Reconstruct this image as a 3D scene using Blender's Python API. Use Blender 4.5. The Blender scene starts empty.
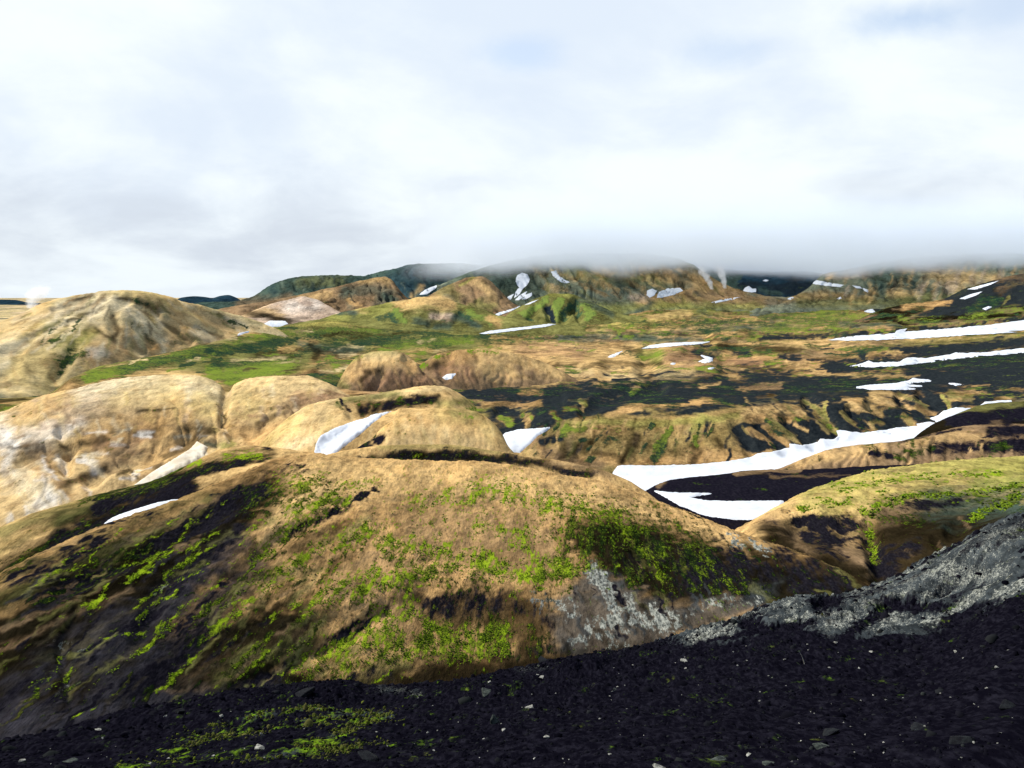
import bpy, math, random
import numpy as np
from mathutils import Vector, geometry

rng = np.random.default_rng(7)
random.seed(7)
scene = bpy.context.scene
COL = scene.collection
R = math.radians

# ------------------------------------------------------------------ camera
F = 804.0                                   # focal length in pixels of the 1024 wide picture
PITCH = math.atan((384 - 296) / F)          # eye level lies a little above the picture's middle
EYE = 90.0                                  # height of the eye above the valley floor sheet
CP, SP = math.cos(PITCH), math.sin(PITCH)
cam_d = bpy.data.cameras.new('camera')
cam_d.sensor_fit = 'HORIZONTAL'
cam_d.sensor_width = 36.0
cam_d.lens = 36.0 * F / 1024
cam_d.clip_start = 0.1
cam_d.clip_end = 60000
cam = bpy.data.objects.new('camera', cam_d)
COL.objects.link(cam)
cam.location = (0, 0, EYE)
cam.rotation_euler = (math.pi / 2 - PITCH, 0, 0)
scene.camera = cam


def ray(px, py):
    """azimuth and elevation tangent of the sight line through a picture point"""
    u = (np.asarray(px, float) - 512) / F
    v = (384 - np.asarray(py, float)) / F
    y = CP + v * SP
    z = -SP + v * CP
    h = np.hypot(u, y)
    return np.arctan2(u, y), z / h


def to_px(x, y, z):
    zz = z - EYE
    f = y * CP - zz * SP
    u = y * SP + zz * CP
    f = np.maximum(f, 1e-3)
    return 512 + F * x / f, 384 - F * u / f


# ------------------------------------------------------------------ maths
_perm = np.random.default_rng(3).permutation(4096)
_ang = np.random.default_rng(4).random(4096) * 2 * np.pi


def perlin(x, y, seed=0):
    x = np.asarray(x, float) + seed * 17.31
    y = np.asarray(y, float) - seed * 9.77
    xi = np.floor(x).astype(np.int64)
    yi = np.floor(y).astype(np.int64)
    xf, yf = x - xi, y - yi
    u = xf * xf * xf * (xf * (xf * 6 - 15) + 10)
    v = yf * yf * yf * (yf * (yf * 6 - 15) + 10)

    def g(ix, iy, fx, fy):
        h = _ang[_perm[(_perm[ix & 4095] + iy) & 4095]]
        return np.cos(h) * fx + np.sin(h) * fy
    a = g(xi, yi, xf, yf)
    b = g(xi + 1, yi, xf - 1, yf)
    c = g(xi, yi + 1, xf, yf - 1)
    d = g(xi + 1, yi + 1, xf - 1, yf - 1)
    return ((a + u * (b - a)) + v * ((c + u * (d - c)) - (a + u * (b - a)))) * 1.5


def fbm(x, y, oct=4, seed=0, gain=0.5):
    s = 0
    a = 1.0
    for k in range(oct):
        s = s + a * perlin(x * 2 ** k, y * 2 ** k, seed + k)
        a *= gain
    return s


def sstep(a, b, x):
    t = np.clip((x - a) / (b - a), 0, 1)
    return t * t * (3 - 2 * t)


def pchip(xk, Y, xq):
    """monotone cubic through knots xk (K,), Y (K,N) at xq (M,) -> (M,N)"""
    xk = np.asarray(xk, float)
    Y = np.asarray(Y, float)
    h = np.diff(xk)[:, None]
    dl = np.diff(Y, axis=0) / h
    m = np.zeros_like(Y)
    if len(xk) > 2:
        a, b = dl[:-1], dl[1:]
        w1 = 2 * h[1:] + h[:-1]
        w2 = h[1:] + 2 * h[:-1]
        ok = a * b > 0
        with np.errstate(divide='ignore', invalid='ignore'):
            m[1:-1] = np.where(ok, (w1 + w2) / (w1 / np.where(ok, a, 1) + w2 / np.where(ok, b, 1)), 0)
    m[0] = dl[0]
    m[-1] = dl[-1]
    i = np.clip(np.searchsorted(xk, xq, side='right') - 1, 0, len(xk) - 2)
    hh = h[i]
    t = ((np.asarray(xq) - xk[i]))[:, None] / hh
    t = np.clip(t, 0, 1)
    return ((2 * t ** 3 - 3 * t ** 2 + 1) * Y[i] + (t ** 3 - 2 * t ** 2 + t) * hh * m[i]
            + (-2 * t ** 3 + 3 * t ** 2) * Y[i + 1] + (t ** 3 - t ** 2) * hh * m[i + 1])


def pl_dist(px, py, pts):
    d = np.full(px.shape, 1e9)
    if len(pts) == 1:
        return np.hypot(px - pts[0][0], py - pts[0][1])
    for (ax, ay), (bx, by) in zip(pts[:-1], pts[1:]):
        vx, vy = bx - ax, by - ay
        L = vx * vx + vy * vy + 1e-9
        t = np.clip(((px - ax) * vx + (py - ay) * vy) / L, 0, 1)
        d = np.minimum(d, np.hypot(px - ax - t * vx, py - ay - t * vy))
    return d


def in_poly(px, py, pts):
    c = np.zeros(px.shape, bool)
    n = len(pts)
    for i in range(n):
        ax, ay = pts[i]
        bx, by = pts[(i + 1) % n]
        if ay == by:
            continue
        c ^= ((ay > py) != (by > py)) & (px < (bx - ax) * (py - ay) / (by - ay) + ax)
    return c


def P(s):
    return [tuple(float(v) for v in q.split(',')) for q in s.split()]


# ------------------------------------------------------------------ object helpers
def tag(o, label=None, cat=None, group=None, kind=None):
    if label:
        o['label'] = label
    if cat:
        o['category'] = cat
    if group:
        o['group'] = group
    if kind:
        o['kind'] = kind
    return o


def mesh_np(name, V, Fc, mat, smooth=True, nside=4):
    me = bpy.data.meshes.new(name)
    n, k = len(V), len(Fc)
    me.vertices.add(n)
    me.vertices.foreach_set('co', np.ascontiguousarray(V, dtype=np.float32).ravel())
    Fc = np.ascontiguousarray(Fc, dtype=np.int32)
    nside = Fc.shape[1]
    me.loops.add(k * nside)
    me.loops.foreach_set('vertex_index', Fc.ravel())
    me.polygons.add(k)
    me.polygons.foreach_set('loop_start', np.arange(0, k * nside, nside, dtype=np.int32))
    me.update(calc_edges=True)
    if smooth:
        me.polygons.foreach_set('use_smooth', np.ones(k, bool))
    me.materials.append(mat)
    o = bpy.data.objects.new(name, me)
    COL.objects.link(o)
    return o


def set_attr(me, name, arr):
    a = me.attributes.new(name, 'FLOAT_COLOR', 'POINT')
    a.data.foreach_set('color', np.ascontiguousarray(arr, dtype=np.float32).ravel())


# ------------------------------------------------------------------ earth colours (albedo)
EARTH = dict(
    T=(.51, .335, .138), C=(.64, .54, .35), W=(.68, .64, .56), B=(.205, .135, .072), R=(.26, .145, .080),
    K=(.47, .35, .25), Y=(.48, .35, .125), G=(.15, .145, .045), D=(.0105, .0082, .0042), O=(.38, .23, .09),
    S=(.06, .05, .03), N=(.045, .072, .056), L=(.25, .245, .060), E=(.40, .243, .097), U=(.014, .034, .050),  # U: blue of distant haze put into the soil colour
    V=(.145, .16, .11), X=(.55, .425, .215), I=(.53, .37, .17), Z=(.036, .043, .046), Q=(.027, .0255, .031))


def strokes(chs, n, box, dx, dy, w, val, seed=1, fan=None, jit=.25):
    """many short marks laid one way: streaks of soil, ash or moss washed down a slope"""
    r = np.random.default_rng(seed)
    out = []
    for k in range(n):
        x, y = r.uniform(box[0], box[2]), r.uniform(box[1], box[3])
        ux, uy = dx, dy
        if fan:
            L_ = math.hypot(x - fan[0], y - fan[1]) + 1e-6
            ux, uy = dx * (x - fan[0]) / L_, dx * (y - fan[1]) / L_
        q = r.uniform(.5, 1.3)
        ux, uy = ux * q * (1 + r.normal(0, jit * .5)), uy * q * (1 + r.normal(0, jit * .5))
        bx, by = r.normal(0, jit * .4) * abs(uy), r.normal(0, jit * .4) * abs(ux)
        ch = chs[int(r.integers(len(chs)))]
        out.append('%s %.2f .8 %.2f: %.1f,%.1f %.1f,%.1f %.1f,%.1f' % (
            ch, w * r.uniform(.6, 1.5), val * r.uniform(.5, 1.1), x, y, x + ux * .5 + bx, y + uy * .5 + by, x + ux, y + uy))
    return chr(10).join(out) + chr(10)


class Layer:
    """one hill: a surface through contour lines that run from its foot to its crest"""

    def __init__(self, name, label, contours, px0, px1, mat, base='T', depth=None, amp=.0016, scale=None,
                 step=.0016, rows=1.6, carve='', paint='', rills=None, streak=None, back=True, warp=2.0,
                 fine=.0009, patch=None, skirt=True, wide=None, kind='structure'):
        self.name = name
        rmax = 0
        ph0 = min(ray(px0, 300)[0], ray(px0, 600)[0])
        ph1 = max(ray(px1, 300)[0], ray(px1, 600)[0])
        ncol = int((ph1 - ph0) / step) + 2
        ph = np.linspace(ph0, ph1, ncol)
        if wide:                                     # carry the surface on round the viewer, coarser
            k = int((wide + ph0) / .02)
            ph = np.concatenate([np.linspace(-wide, ph0, k)[:-1], ph, np.linspace(ph1, wide, k)[1:]])
        E, LR = [], []
        for c in contours:
            if isinstance(c, tuple):
                E.append(np.full(ph.shape, c[0]))
                LR.append(np.full(ph.shape, math.log(c[1])))
                continue
            pts = np.array(c if not isinstance(c, str) else P(c))
            a, e = ray(pts[:, 0], pts[:, 1])
            q = np.clip(ph, a[0], a[-1])
            E.append(pchip(a, e[:, None], q)[:, 0])
            LR.append(pchip(a, np.log(pts[:, 2])[:, None], q)[:, 0])
        E, LR = np.array(E), np.array(LR)
        for k in range(1, len(LR)):
            LR[k] = np.maximum(LR[k], LR[k - 1] + .004)
        rc = np.exp(LR[-1])
        zc = E[-1] * rc
        dep = depth if depth else float(np.median(rc)) * .25
        if skirt:
            r0 = np.exp(LR[0])
            rs = r0 * .93
            zs = E[0] * r0 - r0 * .06
            E = np.vstack([(zs / rs)[None], E])
            LR = np.vstack([np.log(rs)[None], LR])
        nfront = len(E)
        if back:
            for f, dz in ((.35, .045), (1.0, .28), (2.2, .85)):
                r = rc + dep * f
                z = np.maximum(zc - dep * dz, np.minimum(zc - 1, -EYE - 6))
                e = np.minimum(z / r, E[nfront - 1] - .0004 * (f + .2))
                E = np.vstack([E, e[None]])
                LR = np.vstack([LR, np.log(r)[None]])
        K = len(E)
        ts = [0.]
        for k in range(K - 1):
            hpx = np.max(np.abs(E[k + 1] - E[k])) * F
            n = int(np.clip(hpx / rows, 5, 260)) if k < nfront - 1 else 9
            if k == 0 and skirt:
                n = 4
            ts += list(k + np.arange(1, n + 1) / n)
        ts = np.array(ts)
        Et = pchip(np.arange(K), E, ts)
        Rt = np.exp(pchip(np.arange(K), LR, ts))
        PH = np.broadcast_to(ph[None], Et.shape)
        X, Y = Rt * np.sin(PH), Rt * np.cos(PH)
        Z = Et * Rt
        tt = np.clip((ts - (1 if skirt else 0)) / max(1, nfront - 1 - (1 if skirt else 0)), 0, 1)[:, None]
        rm = float(np.median(Rt[:]))
        sc = scale if scale else rm * .10
        # relief: broad undulation, finer roughness, rills running down the slope
        Z = Z + amp * Rt * fbm(X / sc, Y / sc, 4, seed=len(name)) * (0.25 + .75 * np.sin(np.pi * np.clip(tt, .0, .93)))
        if fine:
            Z = Z + fine * Rt * fbm(X / (sc * .16), Y / (sc * .16), 5, seed=31, gain=.55)
        if rills:
            ra, wl, st = rills
            q = PH * rc[None] / wl
            w = fbm(X / (wl * 3), Y / (wl * 3), 2, seed=5)
            n = 1 - np.abs(fbm(q + st * ts[:, None] + .7 * w, .35 * ts[:, None] + w * .2, 3, seed=11)) * 1.7
            Z = Z - ra * Rt * np.clip(n, 0, 1) ** 2 * np.sin(np.pi * np.clip(tt, 0, 1) ** .8) ** .7
        px, py = to_px(X, Y, Z + EYE)
        for ln in carve.strip().splitlines():
            hd, pts = ln.split(':')
            dpx, w = (float(v) for v in hd.split())
            pts = P(pts)
            d = pl_dist(px, py, pts)
            Z = Z - dpx * Rt / F * np.clip(1 - (d / w) ** 2, 0, 1) ** 2
        self.X, self.Y, self.Z, self.ph, self.tt = X, Y, Z, ph, tt
        self.elev = Z / Rt
        M, N = X.shape
        px, py = to_px(X, Y, Z + EYE)
        self.px, self.py = px, py
        # what covers the ground
        wx = warp * fbm(X / (rm * .02), Y / (rm * .02), 3, seed=21)
        wy = warp * fbm(X / (rm * .02), Y / (rm * .02), 3, seed=22)
        qx, qy = px + wx, py + wy * .7
        soil = np.empty((M, N, 3))
        soil[:] = EARTH[base]
        cov = {k: np.zeros((M, N)) for k in 'mald'}
        nz = fbm(X / (rm * .03), Y / (rm * .03), 3, seed=23)
        if patch:
            for ch, s, lo, hi, val in patch:
                n = fbm(X / s, Y / s, 4, seed=ord(ch[0]) + int(s)) * 1.1
                m = sstep(lo, hi, n) * val
                if ch in cov:
                    cov[ch] = np.maximum(cov[ch], m)
                else:
                    soil += (np.array(EARTH[ch]) - soil) * m[..., None]
        for ln in paint.strip().splitlines():
            hd, pts = ln.split(':')
            hd = hd.split()
            ch, w, s = hd[0], float(hd[1]), float(hd[2])
            val = float(hd[3]) if len(hd) > 3 else 1.
            pts = P(pts)
            if ch == 'D' and w < 3:
                w, val = w * 1.1, val * .9
            poly = ch[0] == 'P'
            if poly:
                ch = ch[1:]
            xs, ys = [p[0] for p in pts], [p[1] for p in pts]
            g = 3.2 * w + 4
            sel = np.nonzero((qx > min(xs) - g) & (qx < max(xs) + g) & (qy > min(ys) - g) & (qy < max(ys) + g))
            if not len(sel[0]):
                continue
            sx, sy, sn = qx[sel], qy[sel], nz[sel]
            if poly:
                d = pl_dist(sx, sy, pts + pts[:1])
                sd = np.where(in_poly(sx, sy, pts), -d, d)
                if ch in cov:
                    m = sstep(w * 1.6, -w * 1.2, sd + 1.1 * sn * w)
                else:
                    m = sstep(w * 1.2, -w, sd + s * sn * w)
            else:
                d = pl_dist(sx, sy, pts)
                m = np.exp(-np.clip(d / w * (1 + .5 * sn) - .25, 0, 9) ** 2 * 1.1)
            m = m * val
            if ch in cov:
                cov[ch][sel] = np.maximum(cov[ch][sel], m)
                if ch == 'a':
                    for k in 'mld':
                        cov[k][sel] *= 1 - m
                elif ch in 'ml':
                    cov['a'][sel] *= 1 - m * .9
            else:
                soil[sel] += (np.array(EARTH[ch]) - soil[sel]) * m[:, None]
                for k in cov:
                    cov[k][sel] *= 1 - m
        if streak:
            ang, L, W, am = streak
            ca, sa = math.cos(R(ang)), math.sin(R(ang))
            n = fbm((X * ca + Y * sa) / L, (-X * sa + Y * ca) / W, 3, seed=41)
            n2 = fbm((X * ca + Y * sa) / L, (-X * sa + Y * ca) / W, 3, seed=47)
            for k, q in (('m', n), ('d', n2), ('a', n2)):
                cov[k] = np.clip(cov[k] + am * q * sstep(.02, .3, cov[k]), 0, 1)
            soil *= (1 + .35 * am * n)[..., None]
        cov['m'] = np.maximum(cov['m'], 0)
        self.cov = cov
        V = np.stack([X, Y, Z + EYE], -1).reshape(-1, 3)
        i = np.arange(M - 1)[:, None] * N + np.arange(N - 1)[None]
        Fc = np.stack([i, i + 1, i + N + 1, i + N], -1).reshape(-1, 4)
        o = mesh_np(name, V, Fc, mat)
        set_attr(o.data, 'soil', np.concatenate([soil, np.ones((M, N, 1))], -1).reshape(-1, 4))
        set_attr(o.data, 'cover', np.stack([np.maximum(cov['m'], cov['d']), cov['a'], cov['l'],
                                            cov['m'] / (cov['m'] + cov['d'] + 1e-4)], -1).reshape(-1, 4))
        tag(o, label, None, None, kind)
        o['category'] = 'hill'
        self.obj = o
        # for placing things on this surface
        self.run = np.maximum.accumulate(self.elev, axis=0)

    def hit(self, px, py):
        """where the sight line through a picture point first meets this hill"""
        a, e = ray(px, py)
        a = np.atleast_1d(a)
        e = np.atleast_1d(e)
        f = np.clip(np.interp(a, self.ph, np.arange(len(self.ph))), 0, len(self.ph) - 1.001)
        out = []
        for k in range(len(a)):
            j = int(f[k])
            t = f[k] - j
            col = self.run[:, j] * (1 - t) + self.run[:, j + 1] * t
            i = int(np.clip(np.searchsorted(col, e[k]), 1, len(col) - 1))
            s = float(np.clip((e[k] - col[i - 1]) / max(col[i] - col[i - 1], 1e-9), 0, 1))

            def g(A):
                return ((A[i - 1, j] * (1 - t) + A[i - 1, j + 1] * t) * (1 - s)
                        + (A[i, j] * (1 - t) + A[i, j + 1] * t) * s)
            out.append((g(self.X), g(self.Y), g(self.Z) + EYE))
        return np.array(out)


# ------------------------------------------------------------------ materials
class NT:
    def __init__(self, nt):
        self.nt = nt
        nt.nodes.clear()

    def n(self, kind, **kw):
        nd = self.nt.nodes.new(kind)
        for k, v in kw.items():
            setattr(nd, k, v)
        return nd

    def put(self, sock, v):
        if isinstance(v, bpy.types.NodeSocket):
            self.nt.links.new(v, sock)
        elif v is not None:
            sock.default_value = v

    def math(self, op, a, b=None, c=None, clamp=False):
        nd = self.n('ShaderNodeMath', operation=op, use_clamp=clamp)
        self.put(nd.inputs[0], a)
        self.put(nd.inputs[1], b)
        self.put(nd.inputs[2], c)
        return nd.outputs[0]

    def vmath(self, op, a, b=None, scale=None):
        nd = self.n('ShaderNodeVectorMath', operation=op)
        self.put(nd.inputs[0], a)
        self.put(nd.inputs[1], b)
        if scale is not None:
            self.put(nd.inputs['Scale'], scale)
        return nd.outputs['Value'] if op in ('DOT_PRODUCT', 'LENGTH') else nd.outputs[0]

    def noise(self, vec, scale, detail=4, rough=.55, dist=0.):
        nd = self.n('ShaderNodeTexNoise')
        self.put(nd.inputs['Vector'], vec)
        self.put(nd.inputs['Scale'], scale)
        nd.inputs['Detail'].default_value = detail
        nd.inputs['Roughness'].default_value = rough
        nd.inputs['Distortion'].default_value = dist
        return nd.outputs['Fac']

    def mix(self, f, a, b, blend='MIX'):
        nd = self.n('ShaderNodeMix', data_type='RGBA', blend_type=blend)
        self.put(nd.inputs[0], f)
        self.put(nd.inputs[6], a if isinstance(a, bpy.types.NodeSocket) else (*a[:3], 1))
        self.put(nd.inputs[7], b if isinstance(b, bpy.types.NodeSocket) else (*b[:3], 1))
        return nd.outputs[2]

    def step(self, x, lo, hi, a=0., b=1.):
        nd = self.n('ShaderNodeMapRange', interpolation_type='SMOOTHSTEP')
        self.put(nd.inputs[0], x)
        self.put(nd.inputs[1], lo)
        self.put(nd.inputs[2], hi)
        self.put(nd.inputs[3], a)
        self.put(nd.inputs[4], b)
        return nd.outputs[0]

    def out(self, shader, vol=False):
        o = self.n('ShaderNodeOutputMaterial')
        self.nt.links.new(shader, o.inputs['Volume' if vol else 'Surface'])

    def bsdf(self, col, rough=.9, spec=.15, normal=None):
        b = self.n('ShaderNodeBsdfPrincipled')
        self.put(b.inputs['Base Color'], col)
        self.put(b.inputs['Roughness'], rough)
        b.inputs['Specular IOR Level'].default_value = spec
        if normal is not None:
            self.nt.links.new(normal, b.inputs['Normal'])
        return b.outputs[0]


def new_mat(name):
    m = bpy.data.materials.new(name)
    m.use_nodes = True
    return m, NT(m.node_tree)


MOSS_D, MOSS_B = (.010, .020, .005), (.105, .185, .008)
ASH, ASH2 = (.0052, .0048, .0085), (.014, .0125, .018)


def ground_mat(name, s, bump=.5, contrast=.5, ash=ASH, ash2=ASH2, mossb=MOSS_B, mossd=MOSS_D, edge=.75, stretch=1., mf=1.7, mc_=2.4, lf=0.):
    """bare earth with moss, ash and lichen; s is the size in metres of the finest mottling"""
    m, t = new_mat(name)
    pos = t.n('ShaderNodeNewGeometry').outputs['Position']
    soil = t.n('ShaderNodeAttribute', attribute_name='soil').outputs['Color']
    cv = t.n('ShaderNodeAttribute', attribute_name='cover')
    sep = t.n('ShaderNodeSeparateColor')
    t.nt.links.new(cv.outputs['Color'], sep.inputs[0])
    moss_a, ash_a, lich_a, bright_a = sep.outputs[0], sep.outputs[1], sep.outputs[2], cv.outputs['Alpha']
    pos0 = pos
    if stretch != 1:
        pos = t.vmath('MULTIPLY', pos, (1., stretch, 1.))
    n1 = t.noise(pos, 1 / s, 5, .65)
    n2 = t.noise(pos, .17 / s, 6, .62)
    n3 = t.noise(pos, .04 / s, 5, .58)
    n4 = t.noise(t.vmath('ADD', pos, (91., 37., 13.)), .55 / s, 6, .7)
    n5 = t.noise(t.vmath('ADD', pos, (17., 57., 3.)), .11 / s, 6, .65)

    n6 = t.noise(t.vmath('ADD', pos0, (7., 3., 29.)), 1.7 / s, 3, .75)

    def amp(*terms):
        """zero-centred sum of noises"""
        r = None
        for n, k in terms:
            q = t.math('MULTIPLY', t.math('SUBTRACT', n, .5), k)
            r = q if r is None else t.math('ADD', r, q)
        return r
    # earth: mottled by three sizes of noise
    v = t.step(amp((n1, .9), (n2, 1.2), (n3, 1.0)), -.5, .5, 1 - contrast, 1 + contrast * .75)
    cc = t.n('ShaderNodeCombineColor')
    for i in range(3):
        t.put(cc.inputs[i], v)
    col = t.mix(1., soil, cc.outputs[0], 'MULTIPLY')
    col = t.mix(t.step(n6, .54, .70, 0, .62), col, t.mix(1., col, (.42, .38, .36), 'MULTIPLY'))
    col = t.mix(t.step(n5, .5, .68, 0, .45), col, t.mix(1., col, (.62, .50, .42), 'MULTIPLY'))
    col = t.mix(t.step(n3, .52, .66, 0, .35), col, t.mix(1., col, (1.18, 1.12, 1.0), 'MULTIPLY'))
    # lichen and pale rock
    lm = t.step(t.math('ADD', lich_a, amp((n4, 2.2 - lf), (n2, 1.0), (n6, lf * 1.3), (n5, lf * .8))), .42, .64)
    lc = t.mix(t.step(n1, .35, .65), (.045, .05, .045), (.30, .305, .26))
    col = t.mix(lm, col, lc)
    # ash: a dusting that thickens
    am = t.step(t.math('ADD', ash_a, amp((n2, 1.6 * edge), (n3, 1.3 * edge), (n4, .9 * edge))), .22, .74)
    ac = t.mix(t.step(n1, .40, .75), ash, ash2)
    col = t.mix(am, col, ac)
    # moss
    mm = t.step(t.math('ADD', moss_a, amp((n4, mf), (n5, mc_), (n1, .5))), .30, .72)
    br = t.math('ADD', t.math('MULTIPLY', bright_a, .8), amp((n1, 2.0), (n5, 1.4), (n6, 1.6)))
    mc = t.mix(t.step(br, .0, .95), mossd, mossb)
    mc = t.mix(t.step(n2, .5, .7, 0, .5), mc, (.10, .085, .02))
    col = t.mix(t.math('MULTIPLY', mm, .95), col, mc)
    h = t.math('ADD', t.math('MULTIPLY', n1, .5), t.math('MULTIPLY', n2, 1.5))
    h = t.math('ADD', h, t.math('MULTIPLY', mm, .25))
    bp = t.n('ShaderNodeBump')
    bp.inputs['Strength'].default_value = bump
    bp.inputs['Distance'].default_value = s * 1.1
    t.nt.links.new(h, bp.inputs['Height'])
    t.out(t.bsdf(col, 1., 0., bp.outputs[0]))
    return m


def simple_mat(name, c1, c2, scale, bump=.3, rough=.9, dist=.05, spec=.1):
    m, t = new_mat(name)
    pos = t.n('ShaderNodeNewGeometry').outputs['Position']
    n1 = t.noise(pos, scale, 5, .6)
    col = t.mix(t.step(n1, .35, .68), c1, c2)
    bp = t.n('ShaderNodeBump')
    bp.inputs['Strength'].default_value = bump
    bp.inputs['Distance'].default_value = dist
    t.nt.links.new(n1, bp.inputs['Height'])
    t.out(t.bsdf(col, rough, spec, bp.outputs[0]))
    return m


M_near = ground_mat('black gravel and lichen rock', .045, .55, .7, stretch=.32, ash=(.0022, .0020, .0040), ash2=(.010, .0095, .0145), lf=1.6)
M_front = ground_mat('near hill earth', .24, 1., .6, edge=1.0, stretch=.30, ash=(.0055, .0050, .0075), ash2=(.017, .0155, .020), mossb=(.20, .285, .010), mossd=(.008, .016, .004), mf=3.0, mc_=1.1)
M_mid = ground_mat('valley hill earth', .6, .35, .55, stretch=.35)
M_slope = ground_mat('dome earth', 1.25, .35, .5, stretch=.35, ash=(.012, .014, .014), mossd=(.014, .034, .018))
M_far = ground_mat('plain earth', 1.9, .6, .8, ash=(.012, .0155, .018), ash2=(.026, .031, .032),
                   mossb=(.15, .20, .025), mossd=(.010, .030, .019))
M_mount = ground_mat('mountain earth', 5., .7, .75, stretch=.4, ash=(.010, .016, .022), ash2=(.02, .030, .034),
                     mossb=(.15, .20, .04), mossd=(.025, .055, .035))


# ------------------------------------------------------------------ the land, near to far
L = {}

L['scree'] = Layer(
    'scree_slope', 'black volcanic gravel slope at the viewer with a lichen rock shoulder', [
        (-12.0, .15), '-700,1500,1.3 512,1500,1.3 1700,1500,1.3',
        '-300,900,2.4 0,960,2.2 512,960,2.0 1024,960,2.0 1400,960,2.0',
        '-200,780,4.2 0,775,4.0 250,768,3.4 512,768,3.0 800,768,2.9 1024,768,2.9 1250,760,2.9',
        '-200,772,6.2 0,757,6.2 150,740,6.5 270,728,6.5 512,715,6.4 650,700,6.8 800,690,6.6 900,685,6.4 1024,650,6 1250,640,6',
        '-200,768,8.5 0,749,8.6 130,718,9.5 270,697,10 400,693,10.4 500,678,11 560,668,11.4 650,653,12 730,632,12.4 790,622,12 870,625,11 940,625,10.5 1024,590,9.5 1250,560,9.5',
        '-250,770,11 0,745,11 60,732,11.5 130,712,12 200,700,12.6 270,689,13 340,684,13.5 400,688,13.6 450,684,14 500,673,15 560,662,15.6 600,657,16 650,645,17 700,630,18 740,619,19 770,606,20 800,598,20 840,596,20 870,588,20 895,580,19 915,566,18.6 940,553,18 965,543,17.6 985,530,17 1005,521,16.6 1030,513,16 1250,470,15'],
    -420, 1420, M_near, wide=3.1, base='Z', patch=[('a', 1.1, -.12, .25, .9), ('l', .8, .0, .4, .5)], amp=.008, scale=1.6, step=.0013, rows=1.1, fine=.0055, depth=9, warp=5,
    carve='''
5 10: 745,622 770,628 800,622
7 9: 818,607 826,600 834,604
4 8: 880,612 900,604 925,606
4 12: 940,590 970,580 1024,570
-7 20: 890,596 930,580 980,560
-5 14: 800,606 835,612 875,600
-6 18: 960,560 1000,540
-5 12: 560,668 600,662
-6 14: 300,694 350,690
-4 10: 480,690 520,684
''',
    paint='''
Pa 9 .3: -300,1600 -300,640 0,720 270,670 500,650 640,640 730,640 760,634 800,632 850,636 920,638 960,616 985,606 1100,590 1700,590 1700,1600
l 26 .9 .36: 800,608 870,600 940,575 1000,545
l 12 .9 .54: 830,622 880,616 930,612
l 9 .8 .42: 960,580 1005,570
l 9 .8 .42: 905,590 950,570
l 10 .8 .36: 985,535 1015,530
l 8 .8 .36: 760,610 800,603
l 7 .9 .55: 690,640 720,628 745,616
l 5 .9 .45: 520,670 545,668
l 5 .9 .42: 380,688 420,692
a 7 .4: 818,604 836,602
a 6 .4: 745,624 770,632 800,628
a 5 .4: 840,640 890,606 925,608 945,606
m 2.5 .7 .46: 248,716 275,713 300,708 330,707
m 2 .7 .44: 300,722 340,714 372,712 392,716
m 3 .7 .46: 318,740 345,733 360,724 385,716
m 2 .7 .38: 210,728 240,720 268,714
m 2.5 .7 .40: 285,752 320,748 345,752
m 2 .7 .36: 190,745 225,736 262,734
m 2 .7 .34: 160,752 190,748
m 2 .7 .36: 240,762 275,756 300,748
m 2 .7 .34: 345,748 372,742 390,744
m 9 .9 .16: 180,740 260,725 340,720 400,715
m 5 .9 .2: 120,765 200,758 330,756
''')

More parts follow.
